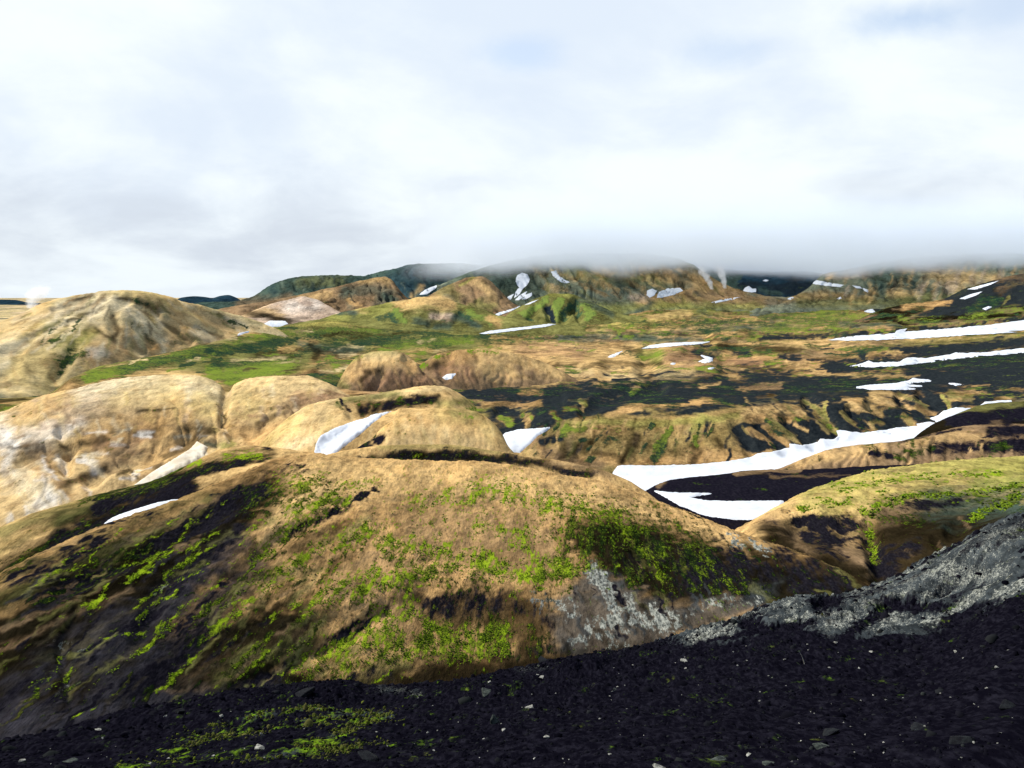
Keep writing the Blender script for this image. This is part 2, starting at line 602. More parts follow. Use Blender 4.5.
L['front'] = Layer(
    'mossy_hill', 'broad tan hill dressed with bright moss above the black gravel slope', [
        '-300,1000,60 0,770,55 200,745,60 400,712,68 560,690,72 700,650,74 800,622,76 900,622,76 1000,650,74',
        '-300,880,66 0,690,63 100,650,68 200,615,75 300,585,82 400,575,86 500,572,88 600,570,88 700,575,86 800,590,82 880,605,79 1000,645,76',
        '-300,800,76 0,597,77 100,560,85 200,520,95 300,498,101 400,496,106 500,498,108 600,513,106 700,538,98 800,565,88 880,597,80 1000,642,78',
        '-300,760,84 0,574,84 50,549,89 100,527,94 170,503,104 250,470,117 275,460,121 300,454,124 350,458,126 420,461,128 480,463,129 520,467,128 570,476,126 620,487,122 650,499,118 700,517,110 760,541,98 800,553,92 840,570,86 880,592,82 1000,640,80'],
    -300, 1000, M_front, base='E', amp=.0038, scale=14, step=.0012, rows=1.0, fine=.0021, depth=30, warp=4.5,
    streak=(84, 10, .7, .30),
    carve='''
6 16: 140,640 160,590 175,570
4 9: 70,700 60,650 75,615
4 12: 235,690 300,660 350,635 388,610
4 12: 225,580 270,545 310,522 345,505
5 14: 60,590 150,550 240,500
-6 26: 280,640 340,600 400,580
-5 20: 400,590 430,580 460,600
5 22: 640,560 690,600 720,620
-6 18: 600,600 640,640
4 16: 740,600 780,590
-5 30: 560,520 620,535
4 14: 500,620 560,600
''',
    paint='''
PT 14 .5: 300,456 420,462 520,468 620,490 700,521 770,548 700,545 650,522 590,508 520,500 450,500 380,495 330,500 290,520 262,545 270,500
O 34 .8 .35: 400,520 480,520 560,545
B 30 .8 .5: 430,530 500,535 540,550
B 20 .8 .5: 350,590 400,610 380,575
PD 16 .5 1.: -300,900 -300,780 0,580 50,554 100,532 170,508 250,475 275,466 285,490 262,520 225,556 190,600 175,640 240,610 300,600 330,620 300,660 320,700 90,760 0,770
G 14 .9 .30: 0,590 100,545 200,505
E 3 .8 .45: 0,614 50,594 110,572
E 3 .8 .6: 0,588 60,561 120,533 200,503
B 3 .7 .4: 130,540 200,507 260,482
B 2.5 .8 .5: 0,650 80,612 130,590
B 2 .8 .5: 0,630 60,606 100,590
G 4 .8 .25: 40,660 100,640 180,600
B 9 .8 .20: 190,680 250,650 300,640
B 2 .8 .4: 130,690 200,690 230,680
PD 12 .6 1.: 572,522 610,515 660,525 720,545 790,562 860,578 890,610 800,620 740,600 680,610 640,600 600,575 575,550
PD 12 .6 .8: 420,600 470,590 530,592 560,620 540,660 480,630 430,625
PD 10 .6 .85: 330,700 400,660 480,655 560,645 600,660 560,690
G 10 .9 .5: 350,675 400,665
G 9 .9 .4: 220,680 260,650 290,660
a 8 .6 .6: 10,583 60,558 110,535 160,515
a 12 .6 .85: 40,600 100,574 150,550 215,516 262,490
a 10 .6 .6: 70,586 150,550 220,512 262,486
a 8 .6 .5: 262,478 300,468 250,500
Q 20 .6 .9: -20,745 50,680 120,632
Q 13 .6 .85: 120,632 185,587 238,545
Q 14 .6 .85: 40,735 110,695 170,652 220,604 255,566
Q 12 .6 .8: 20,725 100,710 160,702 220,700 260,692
S 5 .7 .6: 60,650 85,640 100,632
S 4 .7 .5: 60,672 80,664 68,690
S 3 .7 .5: 130,625 150,610 165,592
S 2.5 .7 .4: 110,700 140,680 170,655
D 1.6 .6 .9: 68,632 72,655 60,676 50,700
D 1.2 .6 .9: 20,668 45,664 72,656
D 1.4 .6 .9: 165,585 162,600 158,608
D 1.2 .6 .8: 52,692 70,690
a 9 .7 .75: 80,660 120,630 160,612
a 10 .7 .7: 130,690 180,650 225,610
a 10 .7 .6: 0,705 30,685 60,695
a 8 .7 .7: 170,590 205,560 240,530
a 7 .7 .7: 180,630 215,598 250,565
a 5 .5 .85: 222,584 270,546 310,522 348,504
a 2.5 .5 .8: 345,504 376,488
a 7 .5 .85: 225,696 270,676 330,646 386,609
a 5 .5 .7: 285,692 320,674
a 14 .6 .6: 430,612 470,600 520,605 545,612
a 12 .6 .6: 330,690 390,676 450,686 500,676
a 12 .7 .7: 520,660 550,650 580,650
a 12 .7 .55: 545,600 560,630 590,650
D 16 .8 .8: 770,560 820,572 868,590
a 34 .7 .66: 700,570 760,575 820,588 860,600
a 26 .7 .5: 640,560 700,590 745,585
a 6 .5 .7: 770,610 830,605
d 30 .8 .62: 585,535 640,540 690,556
d 20 .8 .5: 560,590 600,575 660,580
d 16 .8 .42: 200,640 260,640 230,670
d 12 .8 .45: 300,690 360,660 400,650
d 18 .8 .5: 430,640 500,630 470,660
d 14 .8 .5: 255,500 300,490 330,490
d 18 .8 .30: 720,590 780,600 840,605
d 12 .8 .42: 400,560 440,575 480,590
d 12 .8 .45: 540,640 570,655 500,660
d 9 .8 .45: 20,610 80,585 150,550
d 14 .8 .4: 270,600 320,580 360,600
m 2.2 .7 .55: 130,612 150,594 188,560 215,545
m 3 .7 .58: 150,645 190,605 238,562
m 2 .7 .42: 60,660 100,640 150,630
m 1.6 .7 .42: 90,690 110,672 125,660
m 1.6 .7 .4: 60,620 100,600
m 9 .7 .56: 215,628 262,590 300,560 325,538
m 8 .7 .52: 250,560 280,535 320,512
m 7 .7 .6: 290,512 310,502 345,500
m 8 .7 .42: 280,480 320,478
m 5 .7 .4: 330,488 380,482
m 9 .75 .62: 338,542 362,530 385,540
m 9 .75 .58: 380,548 420,546 440,552
m 8 .75 .46: 300,610 330,590 370,570
m 6 .75 .5: 362,575 380,570
m 8 .75 .6: 300,610 340,598 380,582 420,575 460,565
m 11 .75 .66: 450,565 480,560 520,576 555,570 580,580
m 16 .75 .62: 340,652 390,640 440,648 500,642
m 9 .75 .58: 380,620 400,610 440,632
m 9 .75 .5: 300,668 330,656
m 9 .75 .36: 410,505 440,497 480,503
m 12 .75 .48: 470,490 510,492 550,505 590,510
m 9 .75 .50: 540,500 600,512 625,518
m 7 .75 .34: 480,525 530,535
m 8 .75 .42: 505,535 540,560
m 9 .75 .6: 545,560 580,575 570,590
m 9 .75 .22: 640,520 620,545
m 6 .75 .3: 580,560 600,600
m 3 .75 .34: 640,545 670,590
m 3 .75 .34: 690,545 720,575 735,590
m 6 .75 .42: 700,612 760,600
m 30 .8 .16: 400,520 500,520 560,540
PZ 8 .6 .85: 556,596 592,566 620,580 660,604 700,604 780,582 770,600 740,622 690,632 640,652 580,660 552,640
PD 8 .6 .8: 240,705 330,690 400,668 480,662 560,655 650,645 650,660 500,690 250,715
l 9 .6 .74: 592,570 606,586 616,604
l 13 .7 .66: 590,632 620,622 650,618 670,622
l 11 .7 .55: 625,600 640,620 610,640
l 7 .6 .66: 735,540 752,546 766,552
l 7 .7 .5: 680,618 720,600 760,600
l 10 .8 .45: 535,600 560,605 575,615
l 5 .7 .45: 70,655 50,640 80,648
l 7 .8 .36: 60,690 90,680
l 4 .8 .36: 155,600 165,580
''' + strokes(['a', 'D', 'Q', 'G', 'D', 'S', 'd', 'm', 'a', 'D'], 150, (-20, 560, 230, 740), 46, -38, 1.7, .62, 1)
    + strokes(['D', 'G', 'd', 'B', 'm', 'a'], 60, (0, 510, 260, 600), 44, -22, 1.7, .55, 2)
    + strokes(['D', 'D', 'G', 'd'], 70, (190, 540, 330, 690), 30, -25, 2.6, .6, 8)
    + strokes(['m', 'd', 'B', 'E', 'D', 'm'], 80, (230, 540, 420, 690), 26, -22, 1.8, .5, 3)
    + strokes(['d', 'G', 'd', 'D', 'a', 'D'], 80, (590, 520, 850, 600), 22, 24, 1.6, .5, 4)  # right flank: its shade is put into the dark soil, beside real ash and moss
    + strokes(['D', 'B', 'd', 'm'], 130, (330, 470, 640, 600), 5, 1.5, 1.1, .5, 5)
    + strokes(['D', 'a', 'Z'], 40, (560, 580, 740, 640), 8, 12, 1.5, .8, 6))

L['ridge'] = Layer(
    'ash_ridge', 'long low ridge with a black ash flank behind the mossy hill', [
        '-300,830,104 0,610,106 100,565,112 200,520,122 300,475,132 400,500,138',
        '-300,735,118 0,553,120 60,525,125 130,500,132 200,474,140 250,462,146 300,460,148 400,492,148',
        '-300,690,128 0,527,130 40,511,134 60,506,136 90,497,139 120,489.5,143 140,485,146 160,478.5,149 182,468,153 207,455.5,157 225,449,160 250,446,164 285,449,164 320,456,160 400,490,152'],
    -300, 400, M_front, base='T', amp=.002, scale=18, step=.0015, rows=1.4, depth=40, fine=.0010, warp=3,
    streak=(84, 12, 1.0, .3),
    carve='''
5 14: 0,565 60,535 130,505
''',
    paint='''
G 5 .8 .7: 0,532 60,510 120,488
D 11 .8 1.: -20,588 40,553 80,533 130,510 190,488
D 9 .8 1.: 60,522 110,502 160,484 215,468 258,461
D 6 .8 .9: 150,490 200,478 240,470 270,458
G 5 .8 .4: 0,550 60,520 110,497 160,478
a 11 .6 .8: -10,588 20,572 80,535 130,512 190,490
a 9 .6 .8: 100,508 160,486 215,470 262,461
d 7 .8 .4: 0,570 60,540 120,512
d 6 .8 .45: 120,494 180,474 230,462
d 6 .8 .65: 0,575 40,550
d 5 .8 .6: 80,500 130,488 180,470
m 3 .8 .6: 170,468 200,462
m 4 .8 .6: 225,457 260,455
T 4 .6: 200,482 240,470 290,458
''')

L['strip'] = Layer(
    'low_ridge', 'low tan ridge with a dark flank just beyond the mossy hill', [
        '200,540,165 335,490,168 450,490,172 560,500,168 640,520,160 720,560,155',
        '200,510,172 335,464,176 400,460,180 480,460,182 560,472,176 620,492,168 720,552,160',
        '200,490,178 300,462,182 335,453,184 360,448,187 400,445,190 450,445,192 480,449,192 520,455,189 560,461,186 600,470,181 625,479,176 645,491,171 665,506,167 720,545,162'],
    200, 720, M_front, base='T', amp=.0015, scale=25, step=.0015, rows=1.2, depth=40, fine=.0008, warp=2,  # flank painted in dark soil, ash and dark moss
    carve='''
3 9: 375,458 420,456 480,457 560,470
''',
    paint='''
G 3 .8 .6: 380,446 450,446 500,452
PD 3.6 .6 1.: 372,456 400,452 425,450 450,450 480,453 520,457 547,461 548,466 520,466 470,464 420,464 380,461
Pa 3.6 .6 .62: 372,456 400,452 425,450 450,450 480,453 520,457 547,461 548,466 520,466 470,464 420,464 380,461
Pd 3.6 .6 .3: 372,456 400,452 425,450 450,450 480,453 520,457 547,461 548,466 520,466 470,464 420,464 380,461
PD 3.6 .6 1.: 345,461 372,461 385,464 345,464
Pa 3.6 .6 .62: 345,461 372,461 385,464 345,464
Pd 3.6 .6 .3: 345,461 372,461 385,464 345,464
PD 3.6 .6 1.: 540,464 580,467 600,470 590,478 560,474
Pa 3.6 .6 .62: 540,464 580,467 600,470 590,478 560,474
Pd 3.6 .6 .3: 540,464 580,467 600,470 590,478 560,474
B 4 .8 .6: 550,463 590,468 610,476
m 2 .8 .5: 415,457 425,454
''')

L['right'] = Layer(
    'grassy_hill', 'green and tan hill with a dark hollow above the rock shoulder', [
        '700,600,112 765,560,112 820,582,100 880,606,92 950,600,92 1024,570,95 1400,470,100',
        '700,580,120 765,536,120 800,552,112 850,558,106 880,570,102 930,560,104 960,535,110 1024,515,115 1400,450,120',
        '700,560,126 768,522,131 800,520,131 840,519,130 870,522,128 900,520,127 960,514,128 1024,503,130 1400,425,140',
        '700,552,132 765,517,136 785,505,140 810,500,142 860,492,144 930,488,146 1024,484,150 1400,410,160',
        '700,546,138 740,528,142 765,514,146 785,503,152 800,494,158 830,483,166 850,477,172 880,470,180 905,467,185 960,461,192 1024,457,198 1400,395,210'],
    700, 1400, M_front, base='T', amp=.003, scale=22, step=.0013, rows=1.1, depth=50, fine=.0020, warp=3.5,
    carve='''
9 20: 800,530 840,532 868,540
8 14: 880,580 876,545 872,525
4 12: 960,528 940,545
-6 20: 910,545 940,535
-5 14: 790,545 830,560
4 10: 1000,510 970,522 950,535
''',
    paint='''
L 22 .9 .85: 820,492 880,482 930,474 1024,468 930,474 1024,470
L 8 .8 .8: 890,492 960,490 1024,482
Y 10 .9 .6: 820,500 880,486 960,480
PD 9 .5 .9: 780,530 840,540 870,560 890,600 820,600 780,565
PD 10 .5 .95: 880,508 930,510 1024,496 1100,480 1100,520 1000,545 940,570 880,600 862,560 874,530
a 9 .8 .8: 800,556 835,568 866,576
Pa 5 .4: 780,519 830,515 866,517 880,530 882,556 868,566 842,552 812,552 792,540
a 14 .7: 800,540 850,560 880,570
a 12 .7 .9: 880,560 905,545 940,532
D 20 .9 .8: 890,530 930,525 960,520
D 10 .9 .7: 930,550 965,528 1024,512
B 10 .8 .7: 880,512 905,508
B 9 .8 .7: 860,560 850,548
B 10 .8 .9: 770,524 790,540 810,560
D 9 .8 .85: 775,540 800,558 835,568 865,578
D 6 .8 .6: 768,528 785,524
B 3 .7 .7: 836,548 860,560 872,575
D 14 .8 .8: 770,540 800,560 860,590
N 12 .8 .8: 930,500 980,504 1024,500
d 9 .8 .5: 890,500 960,500 1024,498
a 7 .7 .75: 905,502 930,505 960,500
m 3 .8 .5: 880,498 930,496 990,490 1024,484
m 3 .8 .42: 820,505 850,500 800,510
m 5 .8 .55: 865,512 885,504 900,500
m 4 .8 .5: 875,560 872,540 868,522
m 4 .8 .55: 970,520 990,508 1024,495
m 3 .8 .55: 840,490 900,478 1000,474
d 5 .8 .6: 870,515 920,520
''' + strokes(['Y', 'G', 'm', 'B'], 80, (800, 470, 1024, 505), 16, -2, 1.1, .5, 51)
    + strokes(['D', 'd', 'B', 'a'], 50, (770, 505, 1024, 590), 9, 9, 1.4, .6, 52))

L['black'] = Layer(
    'black_mound', 'flat black ash mound between two arms of snow', [
        '560,560,160 660,540,162 760,532,166 860,525,170 1000,510,175',
        '560,545,176 660,502,182 720,496,190 790,492,196 860,486,200 1000,480,205',
        '560,530,190 640,494,206 655,486,215 670,480.5,222 690,477.5,227 725,474,234 745,471,238 800,469.5,244 870,466,250 1000,463,255'],
    560, 1000, M_mid, base='D', amp=.0015, scale=30, step=.0016, rows=1.2, depth=50, fine=.0008, warp=2,
    paint='''
a 40 .5: 600,500 700,490 800,485 1000,475
B 2.5 .7 .8: 735,474 760,471 800,470
B 2 .7 .6: 770,477 850,475
B 3 .7 .7: 658,487 664,482
''')

L['brown'] = Layer(
    'brown_mound', 'low brown and black mound along the far bank of the snow tongue', [
        '760,490,236 850,490,238 1024,485,240 1400,470,245',
        '760,478,244 785,469,246 850,464,250 940,460,255 1024,455,260 1400,430,270',
        '760,474,256 785,466.5,258 800,460,264 830,449.5,272 860,445,277 900,441,284 915,438,288 935,433,294 968,426,306 1024,424,312 1400,410,320'],
    760, 1400, M_mid, base='B', amp=.002, scale=30, step=.0016, rows=1.2, depth=40, fine=.0008, warp=2, rills=(.004, 6, 0),
    carve='''
2 5: 880,448 878,462
2 6: 935,442 930,458
''',
    paint='''
T 6 .8 .6: 800,462 840,454 880,450
T 5 .8 .6: 910,443 960,436 990,440
a 7 .7 .85: 935,448 980,446 1024,445 1100,440
a 6 .7 .9: 990,432 1024,430 1100,425
d 6 .8 .6: 868,452 900,456 930,450
a 4 .7 .8: 872,454 890,456
d 4 .8 .6: 990,455 1005,445
a 2 .7 .7: 900,441 925,436 960,429
''' + strokes(['D', 'd', 'T', 'B'], 60, (800, 434, 1024, 464), 2, 9, 1.2, .6, 53))

L['dark'] = Layer(
    'dark_mound', 'dark rounded mound at the upper end of the snow tongue', [
        '895,470,290 930,450,300 1024,445,305 1400,430,310',
        '895,462,300 930,438,316 950,425,318 1024,420,322 1400,400,330',
        '895,455,310 930,426,328 945,419,334 955,415,338 970,409,344 985,404.5,350 1005,402,356 1030,401,360 1400,380,370'],
    895, 1400, M_mid, base='D', amp=.002, scale=30, step=.002, rows=1.3, depth=40, warp=2,
    paint='''
G 4 .8 .8: 960,413 985,408 1020,405
B 3 .8 .7: 960,419 1000,422
a 7 .7: 955,420 1000,416 1100,410
''')

L['knob'] = Layer(
    'tan_knob', 'smooth rounded tan knob between two snow patches', [
        '300,490,192 360,470,198 430,466,202 500,470,202 580,490,198',
        '300,482,198 360,452,206 380,442,210 400,432,213 430,428,215 460,428,215 490,436,212 515,460,206 580,486,202',
        '300,478,204 345,457,212 357,448,216 370,440,220 385,426,226 400,417,231 415,412,235 430,409.5,237 450,408.5,238 470,410.5,237 484,416,234 494,424,229 502,434,223 508,446,216 530,465,210 580,482,206'],
    300, 580, M_mid, base='T', amp=.0012, scale=30, step=.0015, rows=1.2, depth=30, fine=.0009, rills=(.0009, 4, .4), warp=1.5,
    paint='''
E 9 .9 .5: 420,424 460,422
Y 8 .9 .5: 440,414 480,420 496,434
X 10 .9 .35: 400,440 440,440 480,444
a 4 .7 .9: 362,446 372,442 384,437 378,441
d 3 .8 .6: 375,436 366,444
a 2 .7 .8: 345,452 360,448
G 4 .8 .6: 450,413 475,415
m 2.5 .8 .6: 460,414 470,416
''' + strokes(['X', 'E', 'Y', 'E'], 60, (365, 412, 500, 440), 1, 9, 1.6, .35, 31))

L['slope'] = Layer(
    'tan_slope', 'smooth pale tan slope with a dark hollow behind the tan knob', [
        '120,520,235 240,490,240 300,490,240 400,480,250 570,500,250',
        '120,500,262 240,470,270 280,446,276 320,432,280 345,424,284 380,414,294 420,410,305 450,415,308 480,436,304 520,476,295 570,500,285',
        '120,500,275 235,466,285 250,456,292 262,442,302 275,429,312 290,417,322 305,407,332 320,402,340 345,397.5,352 375,394,362 400,390,372 425,386,384 430,385.6,390 445,387,396 458,393,398 470,401,396 482,412,392 495,430,384 520,460,370 570,490,350'],
    120, 560, M_mid, base='T', amp=.0012, scale=40, step=.0015, rows=1.2, depth=50, fine=.0010, rills=(.0010, 5, .5), warp=1.5,
    carve='''
6 10: 352,410 380,402 410,400 440,402
5 12: 318,450 345,428 365,414 390,410
''',
    paint='''
X 16 .9 .5: 280,440 300,425 320,415
Y 6 .9 .6: 262,450 272,436 290,420
C 6 .9 .4: 290,446 310,440
X 4 .8 .5: 330,401 400,393 450,386
PD 2.4 .6 1.: 357,404 375,401 400,398 420,395 439,394 440,402 430,405 405,407 385,411 370,416 361,417 358,410
Pa 2.4 .6 .62: 357,404 375,401 400,398 420,395 439,394 440,402 430,405 405,407 385,411 370,416 361,417 358,410
Pd 2.4 .6 .3: 357,404 375,401 400,398 420,395 439,394 440,402 430,405 405,407 385,411 370,416 361,417 358,410
d 3 .8 .62: 352,399 370,397 400,395
G 3 .8 .8: 338,404 345,400 365,398 400,394
a 1.6 .6: 340,400 350,412
d 1.6 .7 .6: 337,402 345,412
G 4 .8 .7: 440,404 470,402 500,400
m 3 .8 .55: 455,412 480,408
''' + strokes(['X', 'E', 'Y', 'E'], 70, (250, 392, 400, 440), -3, 10, 1.6, .35, 32))

L['bad'] = Layer(
    'pale_badlands', 'steep cream and ochre badland slope left of the smooth tan slope', [
        '-400,700,265 0,545,275 100,512,285 160,490,292 200,472,298 250,464,302 300,440,308 360,425,318 420,430,330',
        '-400,560,320 0,470,332 60,455,335 100,452,336 140,450,338 180,436,340 222,432,342 260,425,342 300,412,344 360,410,350 420,425,350',
        '-400,500,360 0,428,372 40,414,376 80,405,380 120,402,382 170,400,380 205,400,378 224,408,370 245,402,376 280,398,376 320,400,372 360,406,366 420,420,360',
        '-400,470,392 0,412,404 20,404,410 40,396,416 70,390,424 90,385,432 105,381,440 130,377,446 160,375,448 190,375.5,446 212,380,440 225,387,428 235,384,434 250,378.5,444 275,376,448 305,376,446 328,383,436 345,392,424 365,402,410 420,416,390'],
    -400, 420, M_mid, base='I', amp=.0024, scale=34, step=.0014, rows=1.2, depth=60, fine=.0010, warp=3, rills=(.0028, 14, .4),
    carve='''
4 7: 228,382 225,400 224,420 222,432
5 7: 228,382 215,374
6 9: 60,432 70,444 66,470
7 12: 90,480 110,470 130,466 165,448 190,440
4 7: 100,452 80,445 60,452
-6 14: 110,486 120,476
-7 12: 205,440 222,436
5 9: 180,434 205,428
6 12: 250,432 270,420 300,408
5 9: 20,460 40,450 70,446
-5 16: 40,480 60,490
''',
    paint='''
X 16 .9 .7: 90,392 130,384 180,386 210,386
C 12 .9 .8: 85,390 110,386 150,382
W 11 .9 .5: 0,430 20,440 40,436
W 6 .8 .6: 5,436 12,450 4,470
W 7 .9 .6: 50,425 60,432 80,424
C 12 .9 .7: 20,478 35,488 45,498
W 8 .9 .6: 40,505 50,498
O 12 .9 .45: 30,410 60,404 50,418
K 14 .9 .45: 70,412 110,402 140,406
Y 14 .9 .5: 120,400 160,396 150,410
X 14 .9 .5: 150,388 200,384 215,400
C 9 .9 .5: 188,388 210,394
Y 9 .9 .6: 180,402 215,410 200,398
Y 10 .9 .5: 240,398 262,396 250,412
X 14 .9 .35: 250,385 290,382 320,392
E 16 .9 .6: 100,432 150,424 180,420
E 10 .9 .8: 85,440 120,438 160,424
R 5 .9 .6: 100,446 130,446 150,434
B 10 .9 .75: 30,452 50,460 45,470
E 12 .9 .7: 190,440 170,452 150,462
E 9 .9 .8: 230,430 262,434 290,425 250,440
B 8 .9 .75: 110,455 130,452 100,470
B 6 .9 .7: 285,405 310,402 330,396
R 6 .9 .55: 300,398 330,400 350,402
D 2 .6 .9: 136,411 148,411
D 1.5 .6 .9: 153,411 175,409
D 2.4 .7 .9: 135,436 150,434 160,430
D 2 .7 .85: 85,443 95,444 105,438
D 1.6 .7 .8: 8,448 28,447
D 1.6 .7 .8: 60,446 70,449
D 3 .7 .85: 62,485 80,476 95,475 106,468
D 1.8 .7 .9: 118,474 128,470 136,476
D 2.5 .7 .7: 45,470 55,470
D 3 .7 .7: 165,457 190,446 213,427
D 2 .7 .7: 185,430 200,428 214,430
D 1.5 .6 .9: 224,428 225,415
N 3 .8 .8: 205,443 215,446
D 2.5 .8 .7: 255,424 275,415
L 4 .8 .7: 222,448 232,444
''' + strokes(['D', 'B', 'B', 'W', 'C'], 70, (0, 425, 220, 480), 16, -2, 1.1, .6, 11)
    + strokes(['C', 'X', 'K', 'B', 'Y', 'E'], 110, (0, 385, 330, 430), 1, 10, 1.6, .45, 12)
    + strokes(['C', 'W', 'B', 'E'], 50, (0, 450, 90, 520), 12, 16, 2., .45, 13)
    + strokes(['B', 'D', 'R'], 30, (230, 395, 350, 430), 14, -3, 1.1, .5, 14))
L['dome'] = Layer(
    'ribbed_dome', 'big pale dome hill with dark grassy ribs', [
        '-500,640,400 -150,500,420 0,440,440 60,425,520 120,405,590 200,390,680 260,370,760 400,430,760',
        '-500,520,480 -150,430,500 0,372,560 60,362,600 120,357,650 180,352,730 240,346,800 300,365,800 400,420,790',
        '-500,470,560 -150,385,590 0,338,640 40,322,680 80,315,710 120,312,730 160,318,770 200,327,810 240,333,840 300,358,830 400,412,820',
        '-500,440,620 -150,365,660 0,322,720 20,314.5,750 40,304.5,770 60,298,785 80,294.5,795 100,291.5,800 125,290.3,805 150,292,820 165,295.5,830 190,302.5,850 215,309,870 240,316,885 258,321.5,890 280,331,880 300,345,870 340,375,860 400,405,850'],
    -500, 400, M_slope, base='X', amp=.0016, scale=70, step=.0014, rows=1.0, depth=150, fine=.0007, warp=2.2, rills=(.0012, 22, .3),
    carve='''
2.0 6: 55,308 72,302 95,296
2.0 6: 65,315 90,307 105,299
2.0 6: 70,322 85,315 102,308
2.0 6: 30,336 50,330 68,322
3.0 9: 113,312 114,328 118,340 140,350
2.5 7: 116,310 124,302 130,296
2.5 7: 132,322 142,332 152,344
2.5 7: 140,304 155,316 175,330 190,342
2.5 8: 120,298 140,303 158,311
2.0 8: 165,305 190,322 220,338
2.0 8: 180,304 215,320 245,330
3.5 10: 55,378 68,360 75,348
3.0 9: 5,352 20,346 30,338
2.5 9: 0,376 14,366 20,352
''',
    paint='''
Y 8 .9 .6: 50,301 100,294 150,294 180,302
C 8 .9 .6: 60,306 90,300 112,300
C 8 .9 .6: 0,345 20,338 45,330 70,320 95,312
C 6 .9 .5: 120,305 135,315 150,330
T 12 .9 .6: 0,330 20,320 40,310
Y 18 .9 .6: 20,365 40,358 50,372
E 14 .9 .7: 80,345 100,350 120,352 95,362
O 8 .9 .6: 122,332 130,340 145,345
E 8 .9 .6: 165,300 190,312 220,326 245,336
E 7 .9 .5: 150,306 180,326 205,340
B 6 .9 .6: 140,344 160,350 120,345
E 10 .9 .6: 175,335 200,345 160,345
G 4 .9 .7: 80,330 95,335 75,345
L 6 .9 .6: 60,342 85,338 70,350
D 1.8 .7 .9: 52,310 64,305 72,301 90,297
D 1.4 .7 .7: 63,315 85,307 104,298
D 1.8 .7 .9: 69,322 82,316 94,312
D 1.2 .7 .7: 94,312 104,307
D 2 .8 .7: 30,336 48,329 56,326
D 2 .7 .9: 120,298 132,300 146,305
D 2 .7 .75: 146,305 160,312
D 2.4 .8 .8: 114,318 116,328 115,338
D 2.2 .8 .8: 134,322 142,330 150,342 154,348
D 1.6 .8 .8: 140,311 150,316 156,324
D 1.4 .8 .8: 96,330 105,336 112,338
D 1.8 .8 .75: 160,323 175,331 185,340
D 1.6 .8 .7: 195,327 210,332 222,338
D 1.2 .8 .7: 218,314 230,322
d 4 .8 .8: 53,341 60,338 66,335
d 5 .8 .8: 72,351 78,347 70,358
d 3 .8 .6: 60,372 66,362
d 2 .8 .65: 134,300 146,304
d 3 .8 .65: 140,330 150,342
C 6 .8 .6: 0,352 12,350 20,345
C 4 .8 .6: 0,366 8,362
W 4 .8 .4: 90,352 104,354
N 4 .8 .8: 0,398 8,402
D 4 .8 .7: 0,408 15,402
''' + strokes(['C', 'X', 'Y', 'G', 'E', 'C'], 120, (0, 294, 250, 350), 22, 0, 1.6, .5, 21, fan=(128, 270))
    + strokes(['D', 'd', 'G'], 26, (20, 296, 230, 340), 16, 0, 1.1, .7, 22, fan=(128, 270))
    + strokes(['E', 'D', 'Y'], 40, (0, 350, 120, 395), 6, 14, 1.3, .4, 23))

